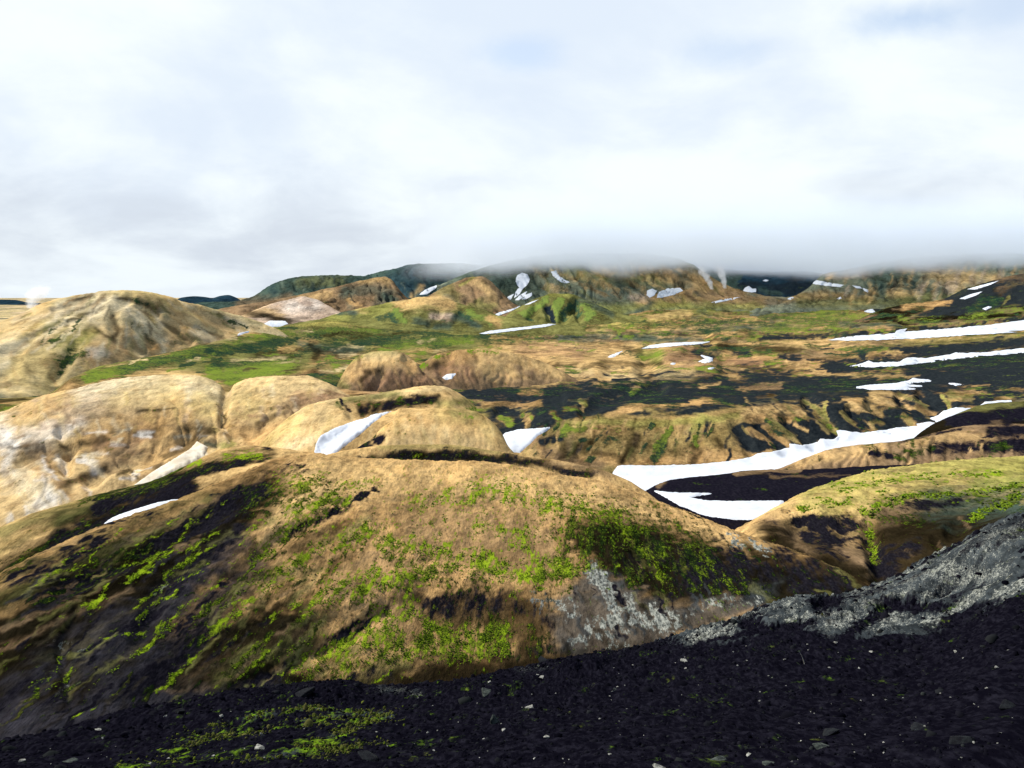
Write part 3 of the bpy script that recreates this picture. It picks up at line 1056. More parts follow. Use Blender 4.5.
L['plain'] = Layer(
    'valley_floor', 'wide rolling valley floor of tan earth, moss and black ash', [
        '-100,460,380 40,440,395 150,425,400 300,420,395 400,430,330 500,492,271 600,494,268 700,492,271 790,478,292 870,462,320 950,440,368 1024,425,411 1500,410,450',
        '-100,440,400 40,425,415 150,410,420 300,405,410 400,412,345 500,476,290 600,474,296 700,468,307 790,456,330 870,440,366 950,420,412 1024,405,450 1500,390,480',
        '-100,420,420 40,408,435 75,396,445 200,390,440 300,386,440 400,394,420 490,412,370 515,440,322 545,419,334 600,412,344 700,409,358 800,403,392 860,398,425 950,393,475 1100,385,510 1500,370,520',
        '-100,410,440 40,402,455 75,380,472 160,375,488 250,378,480 320,371,500 400,376,520 480,384,470 560,388,452 700,387,485 850,382,540 1024,372,600 1500,358,620',
        '-100,408,460 40,400,475 75,378.5,490 100,369,515 160,363,555 250,360,610 350,359,680 500,366,680 700,366,720 900,360,790 1024,352,840 1500,340,860',
        '-100,406,480 40,398,500 75,377.5,515 100,366.8,540 130,361.5,575 160,356,595 200,348.5,640 260,342,760 350,343,900 500,346,1000 700,346,1050 900,341,1120 1024,332,1150 1500,325,1160',
        '-100,404,500 40,397,520 75,377,535 100,366,555 130,361,590 160,355,615 200,346.2,670 230,340,740 260,333,850 310,328,1050 400,328,1400 500,330,1450 700,328,1500 900,323,1550 1024,315,1550 1500,312,1550',
        '-100,402,520 40,396,540 75,376.5,555 100,365.5,575 130,360.5,605 160,354.5,635 200,345,700 230,337.5,780 260,331,900 285,327,1100 310,323,1500 350,315,2000 450,310,2400 700,301,3000 900,301,3000 1024,302,3000 1500,302,3000'],
    -100, 1500, M_far, base='E', amp=.0030, scale=75, step=.0013, rows=1.0, depth=500, fine=.0007, warp=2.4,
    patch=[('B', 85, .0, .45, .75), ('Y', 60, .1, .6, .5), ('G', 70, .0, .45, .6), ('D', 48, .12, .45, .75), ('m', 75, -.1, .5, .72), ('d', 52, .0, .4, .80)],
    carve='''
1.2 9: 560,430 552,445 540,462
1.2 7: 590,428 580,445 574,466
1.2 8: 672,432 662,446 655,464
1.2 7: 640,440 634,464
1.2 7: 700,430 696,460
3.5 9: 735,425 745,440 752,454
4 10: 760,425 775,438 786,452
6 9: 785,418 800,432 815,446
7 10: 808,402 826,415 840,432
6 8: 850,410 870,422 890,428
6 9: 870,404 890,416 910,424
6 9: 900,398 915,408 935,412
5 8: 920,395 935,402 950,404
5 10: 585,412 600,402 640,392 660,388
4 9: 500,410 530,400 560,398
-4 26: 600,378 630,376
-4 22: 560,372 590,375
-7 20: 670,362 690,358 710,364
-4 16: 720,340 740,336
-3 20: 760,350 800,350
-3 20: 870,356 900,354
4 10: 690,354 720,362
4 10: 640,372 645,366
-3 18: 850,335 890,331
-3 14: 590,330 640,326
-3 30: 660,312 700,310
''',
    paint='''
PG 6 .5: 75,378 130,362 200,347 260,334 320,326 400,322 470,320 560,324 500,340 470,352 420,348 360,352 320,352 300,372 260,382 220,382 160,370 90,382
PT 5 .5 .8: 60,400 100,376 160,369 200,373 215,380 228,400
m 4 .8 .9: 85,378 120,370 150,362 200,350
m 8 .8 .95: 230,376 260,370 290,364
m 5 .8 .8: 210,370 230,380 215,376
m 3 .8 .8: 240,340 280,334 330,330 380,332
d 5 .8 1.: 122,370 150,362 175,358 205,352
d 5 .8 1.: 160,360 210,352 260,346 300,340
d 3 .8 1.: 212,366 250,362 300,356
d 6 .8 .95: 270,342 320,340 360,344
d 5 .8 .9: 300,332 340,334 400,338 440,342
d 4 .8 .85: 380,326 430,330 470,336
d 2 .8 1.: 240,352 290,350 330,352
d 2 .8 1.: 180,366 200,362 220,360
D 1.6 .8 .7: 250,358 280,356 300,358
D 1.6 .8 .7: 330,336 360,334 390,336
d 3 .8 1.: 340,346 370,342 400,344
d 2 .8 1.: 280,328 320,328 350,330
X 2 .8 .5: 232,362 262,360 285,357
E 2 .8 .7: 300,340 318,342
N 4 .8 .8: 300,345 330,350 360,350
D 3 .8 .8: 310,346 320,352 315,358
E 3 .8 .8: 280,350 300,348
m 4 .8 .8: 380,350 400,345 430,342 470,340
m 4 .8 .8: 330,358 340,372 345,378
m 3 .8 .8: 418,358 425,352
L 4 .9 .7: 300,324 360,320 400,318
d 5 .9 .8: 400,332 470,334 540,335
d 4 .8 .9: 480,336 520,338 560,336
d 4 .8 .8: 500,342 530,340
PT 4 .6 .9: 480,352 520,344 560,342 620,342 680,346 640,352 660,372 650,384 600,384 560,386 500,386 480,376
R 5 .9 .6: 520,350 560,350 580,356
R 7 .9 .8: 668,360 690,357
R 5 .9 .6: 730,360 760,362
X 4 .9 .5: 560,370 590,372
X 6 .9 .6: 610,378 640,378
X 6 .9 .6: 660,378 690,376
E 6 .9 .6: 500,362 540,366 560,372
L 5 .9 .7: 640,354 660,352 655,360
m 3 .8 .7: 642,358 660,354
D 2 .8 .8: 600,362 640,364 660,364
D 2.5 .8 .8: 620,346 632,350 640,352
D 2 .8 .7: 545,366 575,366
d 2 .8 .7: 505,376 515,373
a 4 .7 .9: 695,352 710,358 716,352
a 4 .7 .9: 735,352 748,354 740,350
D 3 .8 .8: 640,374 645,380 650,376
V 3 .9 .3: 560,336 640,336 720,328 800,326
d 3 .8 .8: 640,326 680,324 740,322
d 3 .9 .8: 700,330 730,332 760,332
N 3 .9 .8: 560,338 620,338 700,340
d 3 .8 .8: 720,306 735,304
D 2 .9 .7: 690,316 700,314
L 3 .9 .7: 600,328 640,322 690,312 720,308
T 3 .9 .7: 650,318 670,316 690,314
L 4 .9 .7: 700,308 740,306 780,304
L 3 .9 .7: 780,300 820,302 850,304
m 5 .9 .75: 760,332 800,330 850,330 900,326
m 5 .9 .7: 820,318 880,318 940,316 1000,312
m 4 .9 .85: 940,320 980,318 1024,312
m 4 .9 .8: 890,314 900,312 930,320
m 3 .9 .7: 780,318 830,312 860,308
d 4 .9 .8: 760,316 820,322 870,324
d 4 .9 .75: 900,322 960,324 1000,318
d 3 .9 .7: 730,326 800,326
N 3 .9 .7: 840,324 900,326
D 3 .9 .8: 860,308 880,312 890,316
a 2 .7 .8: 862,306 880,310 905,314
B 3 .9 .8: 900,302 940,302 960,306
E 3 .9 .8: 910,304 950,302
a 2.5 .7 .8: 925,306 955,306 990,306
a 2.5 .8 .8: 930,297 970,296
a 3 .7 .9: 760,338 830,336 870,334 910,330
a 3.5 .7 .95: 915,330 960,327 1024,320 1100,314
T 4 .9 .7: 770,345 830,343 870,342 920,340 960,338
G 4 .9 .7: 890,346 950,342 1024,338
D 3 .9 .8: 720,346 800,350 770,348
B 5 .9 .7: 790,360 830,356 850,366
E 5 .9 .7: 790,368 830,362 855,360
E 4 .8 .8: 870,354 895,358
a 4 .7 .8: 860,352 866,360 900,352
a 3 .7 .8: 780,356 800,358
a 6 .7 .9: 890,352 960,350 1024,342 1100,338
d 3 .8 .8: 885,346 870,350 825,360
d 3 .8 .7: 700,350 730,348 770,352
Pa 2 .3: 456,391 470,388 485,386 520,384 520,398 480,399 462,398
Pa 9 .6 .95: 472,392 540,382 640,380 700,374 760,370 850,372 960,362 1100,346 1500,330 1500,400 1024,396 960,394 880,400 800,405 745,410 690,414 600,416 540,428 500,438 482,412
a 7 .7: 830,368 880,365 960,362 1024,354
E 3 .8 .7: 484,404 510,404 540,404
E 3 .8 .7: 520,392 540,392
T 4 .8 .8: 480,385 510,382 540,381
E 3 .8 .9: 610,415 625,410 640,408
E 3 .8 .9: 620,412 630,408
E 2.5 .8 .8: 690,402 710,400
E 2 .8 .8: 640,406 700,404
T 1.6 .8 .7: 700,386 720,384
B 3 .8 .6: 740,388 780,386
T 1.5 .8 .6: 880,378 920,376 800,374
d 8 .9 .34: 500,392 560,388 640,388 720,388 800,390 900,378
d 6 .9 .4: 540,410 600,404 680,402
d 7 .9 .3: 860,372 940,364 1024,358
d 3 .8 .6: 600,384 640,384 620,388
d 2.5 .8 .7: 632,394 640,388 650,384
m 2 .8 .6: 632,392 640,386
T 2 .7 .8: 582,404 584,410
L 2 .7 .8: 580,400 586,406
T 2.2 .7 .9: 528,424 530,420
m 3 .8 .8: 500,418 510,424
m 3 .8 .8: 524,414 532,418
m 2.5 .8 .75: 566,408 575,408
m 2 .8 .8: 552,414 560,422
PE 4 .6: 536,446 560,425 580,420 640,418 690,416 740,408 770,412 790,425 780,440 760,446 745,458 700,464 640,468 560,466 540,456
G 12 .8 .5: 560,440 620,445 680,440 740,430
L 4 .8 .7: 560,428 600,422 660,424 720,418 740,414
B 5 .8 .8: 545,450 570,462 600,466
a 4 .7 .8: 540,442 562,438
D 4 .8 .8: 590,442 575,448 560,455
m 3 .8 .75: 565,430 590,428 620,430
d 4 .8 .8: 610,438 600,448 590,460
m 4 .8 .85: 672,428 664,438 658,446
d 4 .8 .85: 662,445 656,458
D 3 .8 .8: 636,436 628,452 622,462
d 3 .8 .8: 580,440 600,434 620,440
D 3 .8 .6: 560,446 590,452 620,458
d 2.5 .8 .7: 605,428 596,440 588,450
d 2.5 .8 .7: 650,430 644,442 638,454
d 2 .8 .6: 715,424 706,436
d 2 .8 .6: 628,428 622,440
D 3 .8 .7: 690,446 700,452 694,462
O 4 .8 .8: 705,460 730,458 720,454
L 3 .8 .7: 690,430 700,424 698,436
m 2.5 .8 .7: 694,436 696,444
D 3 .8 .8: 716,438 720,446
Pa 4 .5 .9: 728,432 750,420 790,410 810,398 860,396 950,392 1000,392 990,402 955,408 935,420 900,428 840,438 790,450 760,452 745,446
T 3.5 .8 .95: 742,414 762,411 785,410 804,414
E 3 .8 .9: 748,420 770,418 790,420
E 2.6 .8 .9: 748,430 760,436 772,444
E 2.4 .8 .8: 762,426 776,434 788,446
G 2.5 .8 .8: 772,422 784,430 796,440
d 3 .8 .8: 768,420 776,428 786,434
m 2 .8 .6: 770,418 776,424
T 2.4 .8 .8: 796,424 808,430
G 2.4 .8 .95: 804,402 816,408 826,420 830,428
L 1.8 .8 .9: 826,404 824,412 828,418
m 2.2 .8 .7: 820,420 828,426 836,431
G 2 .8 .7: 842,412 850,420 856,424
T 3.4 .8 .95: 850,403 864,407 880,414
E 2.6 .8 .8: 842,400 860,401
T 2.8 .8 .95: 872,398 884,401 892,405
T 2 .8 .8: 870,393 890,394 904,399
G 2.4 .8 .8: 900,394 914,400 926,407
G 2 .8 .6: 868,424 884,424
E 2 .8 .7: 906,406 920,411 934,414
L 2 .8 .9: 942,396 949,402 948,408
G 3 .8 .8: 950,394 970,398
''' + strokes(['d', 'd', 'D', 'm', 'X', 'G'], 120, (100, 322, 480, 372), 22, -3, 1.1, .8, 41)
    + strokes(['d', 'a', 'D', 'E', 'm', 'B', 'T'], 150, (480, 335, 900, 382), 18, .6, 1.2, .7, 42)
    + strokes(['d', 'N', 'm', 'E', 'G', 'D', 'm'], 130, (520, 306, 1024, 336), 20, .2, 1., .7, 43)
    + strokes(['d', 'D', 'a', 'G', 'T', 'B'], 90, (520, 414, 740, 455), -4, 12, 1.2, .6, 44)
    + strokes(['a', 'D', 'G', 'T', 'd'], 70, (740, 396, 950, 440), 10, 9, 1.2, .6, 45)  # gullied bank: the black ash colour also paints in its diagonal shadows
    + strokes(['N', 'd', 'B', 'D', 'E'], 80, (480, 384, 1024, 412), 22, -1.5, 1., .5, 46))

L['knoll'] = Layer(
    'rusty_knoll', 'rounded rusty brown knoll left of its twin below the green plateau', [
        '300,430,405 350,408,415 400,402,418 450,400,420 520,402,420',
        '300,424,415 340,392,425 365,376,430 390,372,432 415,376,432 440,388,430 470,398,428 520,400,428',
        '300,420,424 335,388,440 345,371,450 355,359,458 370,352.5,464 390,350.5,466 405,353,464 415,361,458 425,374,450 440,382,444 455,391,438 520,399,434'],
    300, 520, M_mid, base='B', amp=.002, scale=40, step=.0014, rows=1.1, depth=30, fine=.0008, warp=2, rills=(.0016, 7, .8),
    carve='''
4 7: 420,376 412,366 406,358
4 7: 370,392 380,378 384,370
''',
    paint='''
L 3 .9 .8: 348,360 370,354 400,353
m 2 .8 .6: 340,370 350,360 365,355
T 8 .9 .7: 345,374 365,362 400,358 415,366
X 5 .9 .4: 365,358 395,355
R 9 .9 .7: 370,385 400,380 425,384
D 2 .7 .8: 368,372 380,370 384,374
D 2 .7 .7: 360,382 368,374
E 3 .8 .7: 408,366 410,374 416,370
G 4 .8 .7: 335,380 345,388
''' + strokes(['E', 'R', 'T', 'D'], 60, (335, 354, 450, 390), 3, 9, 1.1, .4, 33))
L['knollb'] = Layer(
    'rusty_knoll', 'wider rusty brown knoll with a green cap, right of its twin', [
        '370,410,425 420,405,430 480,404,435 540,400,440 600,400,440',
        '370,405,440 420,382,448 450,374,454 480,374,456 510,374,470 545,384,468 600,402,448',
        '370,402,455 412,376,474 423,363,484 436,355,492 455,350.5,498 475,349,500 500,351,504 520,355,506 540,361,504 560,370,498 580,382,486 600,394,472'],
    370, 600, M_mid, base='B', amp=.002, scale=40, step=.0014, rows=1.1, depth=30, fine=.0008, warp=2, rills=(.0016, 10, .5),
    carve='''
5 8: 445,378 440,366 450,356
''',
    paint='''
R 8 .9 .6: 440,372 452,362 470,376
D 5 .8 .75: 430,366 440,362
D 5 .8 .7: 465,352 478,354
T 7 .9 .8: 480,366 500,364 510,372
E 6 .9 .6: 450,352 490,350 515,356
T 6 .9 .9: 480,352 520,358 560,374
E 6 .9 .7: 440,356 470,356
m 2 .8 .55: 436,356 424,366 452,350
m 2 .8 .5: 470,351 500,353
m 2.5 .8 .7: 415,372 425,364
''' + strokes(['E', 'R', 'T', 'D', 'B'], 60, (420, 352, 560, 380), 3, 8, 1.1, .4, 34))

# ---- the far mountains
L['pinkhill'] = Layer(
    'pink_hill', 'pinkish bare hill at the foot of the dark mountain', [
        '200,335,1500 290,326,1700 350,326,1700 420,330,1700',
        '200,330,1600 255,316,1850 290,312,1900 330,314,1900 420,326,1850',
        '200,328,1750 240,316,1950 258,309,2020 272,303.5,2060 288,300,2090 303,296.5,2110 315,299,2100 328,306,2060 345,314,2020 420,325,1980'],
    200, 420, M_mount, base='K', amp=.0022, step=.0016, rows=1.1, depth=200, warp=2,
    paint='''
W 6 .9 .4: 290,306 315,304
R 3 .9 .5: 300,302 310,304
T 4 .9 .7: 245,314 265,310 280,316
D 2.5 .8 .9: 240,311 262,316 280,320 290,323
D 2 .8 .8: 262,315 285,319 300,322
''')
L['foothill'] = Layer(
    'green_foothill', 'low green and tan foothills in front of the dark mountain', [
        '260,345,1190 350,335,1275 450,336,1275 540,336,1275 600,336,1275',
        '260,335,1318 340,320,1488 400,318,1530 460,320,1530 520,322,1488 600,330,1445',
        '260,330,1445 320,319,1572 340,313,1658 360,308,1717 385,304,1768 405,300,1802 425,297,1828 445,298,1828 460,303,1794 480,308,1751 500,316,1700 540,324,1632 600,330,1615'],
    260, 600, M_mount, base='G', amp=.003, step=.0015, rows=1.1, depth=200, warp=2,
    carve='''
3 6: 455,320 462,312
3 6: 430,324 440,314
''',
    paint='''
L 5 .9 .7: 330,317 360,312 390,308
T 6 .9 .9: 400,304 425,300 450,304
K 3 .9 .9: 432,316 445,318 450,316
T 4 .9 .8: 350,306 365,304
O 3 .9 .7: 355,304 362,306
N 3 .8 .9: 340,312 346,310 354,314
d 3 .8 .8: 380,318 390,316 396,322
N 3 .8 .8: 415,321 428,324
N 3 .8 .8: 436,326 450,326
N 3 .8 .9: 455,316 470,322 478,326
d 2.5 .8 .8: 460,314 472,320
m 3 .8 .8: 470,314 485,320 490,324
m 3 .8 .8: 405,322 395,312
E 3 .8 .7: 490,318 498,324
''')
L['greenhill'] = Layer(
    'green_hill', 'bright green gullied hill below the clouded mountain', [
        '460,340,1400 540,336,1450 620,332,1500 700,330,1500',
        '460,332,1550 510,320,1650 545,314,1700 590,312,1720 640,322,1700 700,326,1700',
        '460,330,1700 500,320,1780 512,311,1840 525,304,1880 540,297.5,1920 556,293.5,1945 570,294,1945 584,299,1920 600,306,1880 620,314,1830 660,320,1800 700,324,1800'],
    460, 700, M_mount, base='G', amp=.003, step=.0015, rows=1.1, depth=150, warp=2,
    carve='''
6 7: 552,322 551,314 548,308
6 7: 562,320 568,310 576,302
5 6: 580,318 577,310 573,306
4 6: 530,318 536,308
''',
    paint='''
m 4 .9 .8: 525,314 535,308 545,300
m 4 .9 .8: 560,300 556,308 555,318
m 4 .9 .8: 585,305 592,312 586,318
L 3 .9 .7: 550,294 570,295
a 2.4 .8 .95: 548,308 552,316 553,322
d 3 .8 .95: 562,318 566,310 578,302
d 2 .8 .95: 575,307 580,313 578,318
d 3 .8 .8: 515,320 530,322
E 3 .9 .7: 494,320 500,326
N 3 .9 .7: 580,300 600,308 612,314
''')
L['pyramid'] = Layer(
    'peaked_hill', 'peaked brown hill before the clouded mountain', [
        '360,330,1672 430,318,1760 500,320,1760 560,325,1760',
        '360,322,1804 430,305,1936 470,297,1980 500,305,1936 560,320,1892',
        '360,318,1936 405,303,2050 425,297,2086 440,289,2121 455,282,2156 468,277.5,2174 480,276,2182 489,280,2174 498,288,2138 506,297,2103 515,304,2068 560,316,2006'],
    360, 560, M_mount, base='B', amp=.003, step=.0015, rows=1.1, depth=250, warp=2, rills=(.004, 60, .5),
    paint='''
G 5 .9 .6: 440,294 450,288 456,300
T 4 .9 .6: 475,280 485,286 492,296
G 4 .9 .8: 478,302 490,308 470,306
D 2 .8 .7: 452,292 454,302
N 3 .8 .5: 445,296 455,304
L 1 .8 .7: 460,286 474,277
T 4 .9 .7: 420,302 440,300 450,306
''')
L['shoulder'] = Layer(
    'brown_shoulder', 'brown rounded shoulder hill streaked with grey gullies', [
        '200,325,1920 330,318,2016 400,318,2016 460,318,2016',
        '200,318,2064 300,304,2208 340,297,2256 380,293,2256 405,303,2208 460,315,2160',
        '200,313,2208 260,303,2323 285,298.5,2381 310,293,2419 330,288.5,2448 350,283,2477 370,278.5,2496 384,277.3,2496 391,280,2486 397,287,2458 403,294,2419 412,301,2381 430,307,2333 460,313,2304'],
    200, 460, M_mount, base='B', amp=.003, step=.0015, rows=1.1, depth=250, warp=2, rills=(.006, 40, .9),
    paint='''
N 6 .9 .6: 350,290 370,288 390,296 380,304
N 4 .9 .7: 345,292 350,302
N 4 .9 .8: 385,296 395,302
T 2.5 .9 .7: 360,282 380,279 390,282
T 4 .9 .5: 300,298 330,294
O 2 .9 .8: 348,300 355,304 362,306
D 3 .8 .7: 322,304 330,310
''')
L['ribslope'] = Layer(
    'ribbed_slope', 'olive mountain slope with slanting ribs, its top lost in cloud', [
        '440,325,1900 520,318,2000 620,314,2100 700,312,2200 780,308,2300 860,306,2400',
        '440,318,2050 520,300,2200 600,296,2250 650,296,2300 700,298,2400 760,302,2500 860,304,2500',
        '440,300,2250 520,280,2400 600,274,2480 650,276,2500 690,282,2550 730,291,2600 780,298,2600 860,303,2600',
        '440,285,2450 500,262,2620 540,256,2720 600,253,2800 640,253,2820 670,257,2800 690,264,2760 702,271,2740 715,279,2720 730,286.5,2700 750,292,2700 775,297,2700 860,302,2700'],
    440, 860, M_mount, base='V', amp=.003, step=.0013, rows=1.0, depth=700, warp=2.5, rills=(.006, 48, 1.8),
    carve='''
3 5: 560,270 590,282 620,296
3 5: 590,268 620,280 645,292
3 5: 620,268 650,278 680,290
3 5: 640,268 665,278 690,288
4 6: 530,275 540,284 560,290
3 5: 545,272 552,282
''',
    paint='''
N 20 .9 .85: 470,268 500,280 520,285
N 9 .9 .85: 530,280 550,286 580,290 600,292
V 12 .9 .8: 540,275 570,280 600,288
V 8 .9 .7: 600,276 640,286 620,282
G 8 .9 .7: 590,278 630,276 660,280
E 6 .9 .6: 600,270 640,268 660,272
E 7 .9 .8: 670,272 690,278 710,286 740,292
N 4 .9 .8: 670,266 680,270 690,276
K 3 .9 .9: 632,296 650,300 640,302
O 3 .9 .8: 660,296 690,292 710,290
B 4 .9 .8: 690,294 720,294 740,296
N 3 .9 .9: 696,294 705,298 712,298
N 4 .9 .8: 620,286 628,290 634,286
N 4 .9 .8: 600,302 612,304 620,306
V 4 .9 .7: 560,300 600,300 640,308
a 1.6 .8 .8: 590,302 610,308
E 5 .9 .8: 640,304 700,300 760,302
L 4 .9 .7: 600,308 680,307 760,306
B 4 .9 .6: 690,298 740,299 790,302
L 3 .9 .6: 590,310 620,312
L 3 .9 .5: 660,306 690,304
N 2.5 .9 .7: 636,312 650,304
''' + strokes(['N', 'V', 'T', 'E', 'G', 'D'], 110, (530, 264, 720, 294), 14, 8, 1.1, .55, 61)
    + strokes(['N', 'D', 'G'], 40, (470, 268, 600, 298), 2, 12, 1.2, .5, 62))
L['peak'] = Layer(
    'dark_mountain', 'dark blue-green mountain with cloud on its top', [
        '150,318,2400 300,310,2600 450,308,2700 640,305,2800 860,303,2900',
        '150,308,2600 250,303,2800 300,296,2900 400,290,2950 500,290,3000 640,290,3050 860,300,3000',
        '150,306,2750 225,302,2950 248,298,3020 262,290.5,3080 275,283.5,3130 290,278.5,3160 310,275.5,3180 330,275,3180 345,276,3170 362,275.5,3180 380,271.5,3200 400,267.5,3230 420,264.5,3250 450,263.5,3260 475,264.5,3260 500,262,3280 550,256,3350 620,254,3400 680,260,3400 740,276,3350 790,290,3300 860,300,3250'],
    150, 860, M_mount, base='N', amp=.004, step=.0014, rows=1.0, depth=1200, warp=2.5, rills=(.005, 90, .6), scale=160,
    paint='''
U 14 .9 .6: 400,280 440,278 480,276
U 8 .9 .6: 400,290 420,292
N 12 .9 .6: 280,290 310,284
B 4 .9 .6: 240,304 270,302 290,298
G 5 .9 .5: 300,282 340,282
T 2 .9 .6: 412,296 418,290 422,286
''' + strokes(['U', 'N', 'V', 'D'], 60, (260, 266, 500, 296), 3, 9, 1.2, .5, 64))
L['table'] = Layer(
    'dark_tableland', 'flat-topped dark blue tableland behind the steam', [
        '600,312,2700 700,306,2800 800,306,2800 950,306,2800',
        '600,300,3000 700,292,3050 760,290,3050 800,292,3000 860,299,2900 950,304,2900',
        '600,290,3400 660,276,3450 690,268,3500 704,266,3520 718,266.5,3520 728,269.5,3500 745,270.5,3500 780,270.8,3480 808,271,3450 820,273,3420 832,278,3380 845,284,3320 860,290,3260 880,297,3200 950,304,3100'],
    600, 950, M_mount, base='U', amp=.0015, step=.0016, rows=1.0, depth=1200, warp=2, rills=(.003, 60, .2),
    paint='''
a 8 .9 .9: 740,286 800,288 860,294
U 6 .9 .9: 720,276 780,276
N 4 .9 .8: 730,288 740,290
N 3 .9 .8: 760,290 780,294
E 1.5 .9 .8: 822,274 835,277
''')
L['cloudhill'] = Layer(
    'pale_mountain', 'pale streaked mountain under the cloud on the right', [
        '750,315,2000 850,306,2300 950,303,2300 1100,300,2300 1500,300,2300',
        '750,308,2300 830,294,2600 900,288,2600 960,287,2550 1024,287,2500 1500,285,2400',
        '750,306,2650 790,297,2780 805,290,2830 815,281,2880 822,275,2920 838,271,2960 855,268,3000 872,264.5,3020 890,261,3060 920,257,3120 980,254,3160 1024,254,3160 1200,250,3160 1500,250,3100'],
    750, 1500, M_mount, base='V', amp=.003, step=.0014, rows=1.0, depth=1200, warp=2.5, rills=(.005, 60, .5),
    paint='''
N 8 .9 .8: 880,278 900,282 920,288
N 6 .9 .8: 870,288 900,292 930,292
T 7 .9 .6: 930,272 950,280 960,290
T 5 .9 .6: 960,276 1000,278 990,288
K 4 .9 .6: 830,274 850,272 866,272
N 5 .9 .7: 1000,268 1024,272
B 4 .9 .7: 900,266 940,266
G 4 .9 .7: 950,296 900,298
T 3 .9 .7: 890,292 915,294
E 4 .9 .7: 780,298 830,296 870,300
G 5 .9 .7: 800,303 860,303 930,302
''' + strokes(['N', 'V', 'T', 'K', 'B', 'T'], 110, (830, 262, 1024, 290), -4, 11, 1.3, .5, 63))
L['darkhill'] = Layer(
    'black_hill', 'black hillside with snow streaks at the right edge', [
        '800,345,1350 880,330,1420 960,326,1450 1024,322,1450 1500,318,1450',
        '800,335,1480 870,321,1560 930,312,1600 980,306,1620 1024,302,1640 1500,290,1640',
        '800,330,1560 850,322,1620 875,313,1660 892,307,1700 910,303,1720 930,301,1740 948,297,1760 960,291,1780 972,287,1800 985,282.5,1810 1000,278,1820 1012,275,1830 1030,272,1840 1200,235,1850 1500,180,1860'],
    800, 1500, M_far, base='D', amp=.003, step=.0014, rows=1.0, depth=250, warp=2.5, scale=110,
    patch=[('B', 60, .1, .5, .6), ('G', 50, .1, .5, .6), ('d', 40, .0, .4, .7)],
    paint='''
Pa 4 .5: 930,303 970,288 1024,272 1500,180 1500,290 1024,305 970,314 920,316
B 6 .9 .5: 1000,282 1024,278 1000,290
E 3 .9 .8: 905,307 930,303 950,303
E 1.5 .9 .8: 925,310 935,305 945,304
G 1.4 .9 .8: 1002,304 1010,297
m 3 .9 .5: 1000,312 1024,308 960,318
m 3 .9 .45: 940,320 900,318
d 4 .9 .7: 970,310 1000,300 980,298
''')
L['blue'] = Layer(
    'distant_hills', 'far blue hills on the horizon', [
        '-300,305,9000 0,304,9000 100,304,9000 250,304,9000 400,304,9000',
        '-300,300,9600 -60,297,9600 0,299.5,9600 15,300,9600 30,303,9600 100,304,9600 170,302,9600 182,297.5,9600 195,296.3,9600 205,297,9600 212,298,9600 220,296,9600 228,295,9600 236,297.5,9600 245,302,9600 400,303,9600'],
    -300, 400, M_mount, base='U', amp=.0006, step=.0016, rows=1.0, depth=2500, warp=1, scale=900, fine=0)  # haze blue is painted in as the base colour

# ---- the base sheet out to the horizon
def base_sheet():
    rr = np.concatenate([np.linspace(0, 400, 6)[1:], np.geomspace(450, 40000, 130)])
    ph = np.linspace(0, 2 * np.pi, 721)[:-1]
    Rr, Ph = np.meshgrid(rr, ph, indexing='ij')
    X, Y = Rr * np.sin(Ph), Rr * np.cos(Ph)
    Z = -82 + 3.0 * fbm(X / 240, Y / 240, 4, seed=3) * np.clip(Rr / 900, 0, 1) - 8 * (Rr < 420)
    M, N = X.shape
    i = np.arange(M - 1)[:, None] * N
    j = np.arange(N)[None]
    jn = (j + 1) % N
    Fc = np.stack([i + j, i + N + j, i + N + jn, i + jn], -1).reshape(-1, 4)
    V = np.stack([X, Y, Z + EYE], -1).reshape(-1, 3)
    o = mesh_np('ground', V, Fc, M_far)
    n = fbm(X / 260, Y / 260, 4, seed=9)
    soil = np.array(EARTH['X'])[None, None] + (np.array(EARTH['K']) - np.array(EARTH['X'])) * sstep(-.1, .5, n)[..., None]
    soil = soil + (np.array(EARTH['N']) - soil) * sstep(.1, .5, fbm(X / 400, Y / 400, 4, seed=14))[..., None]
    one = np.ones((M, N, 1))
    set_attr(o.data, 'soil', np.concatenate([soil, one], -1).reshape(-1, 4))
    set_attr(o.data, 'cover', np.concatenate([sstep(.2, .6, fbm(X / 180, Y / 180, 4, seed=19))[..., None] * .6, 0 * one, 0 * one, .3 * one], -1).reshape(-1, 4))
    tag(o, 'flat valley ground reaching to the horizon', None, None, 'structure')
base_sheet()


# ------------------------------------------------------------------ snow
def snow_mat(name, c1, c2, c3, s):
    m, t = new_mat(name)
    pos = t.n('ShaderNodeNewGeometry').outputs['Position']
    n1 = t.noise(pos, 1 / s, 5, .6)
    n2 = t.noise(pos, .12 / s, 4, .6)
    col = t.mix(t.step(n2, .42, .62), c1, c2)
    col = t.mix(t.step(n1, .56, .74, 0, .6), col, c3)
    bp = t.n('ShaderNodeBump')
    bp.inputs['Strength'].default_value = .25
    bp.inputs['Distance'].default_value = s * .5
    t.nt.links.new(n2, bp.inputs['Height'])
    t.out(t.bsdf(col, .7, .1, bp.outputs[0]))
    return m


M_snow = snow_mat('old snow', (.58, .605, .635), (.50, .525, .56), (.36, .37, .38), 1.5)
M_snowd = snow_mat('snow under pale dust', (.60, .54, .42), (.50, .42, .30), (.34, .26, .17), .8)


def front_layer(px, py):
    """the hill the sight line through a picture point meets first"""
    a, e = ray(px, py)
    best = None
    for nm, l in L.items():
        if not (l.ph[0] < a < l.ph[-1]):
            continue
        j = int(np.searchsorted(l.ph, a)) - 1
        if l.run[-1, j] < e:
            continue
        x, y, z = l.hit([px], [py])[0]
        r = math.hypot(x, y)
        if best is None or r < best[0]:
            best = (r, nm)
    return best[1] if best else 'plain'


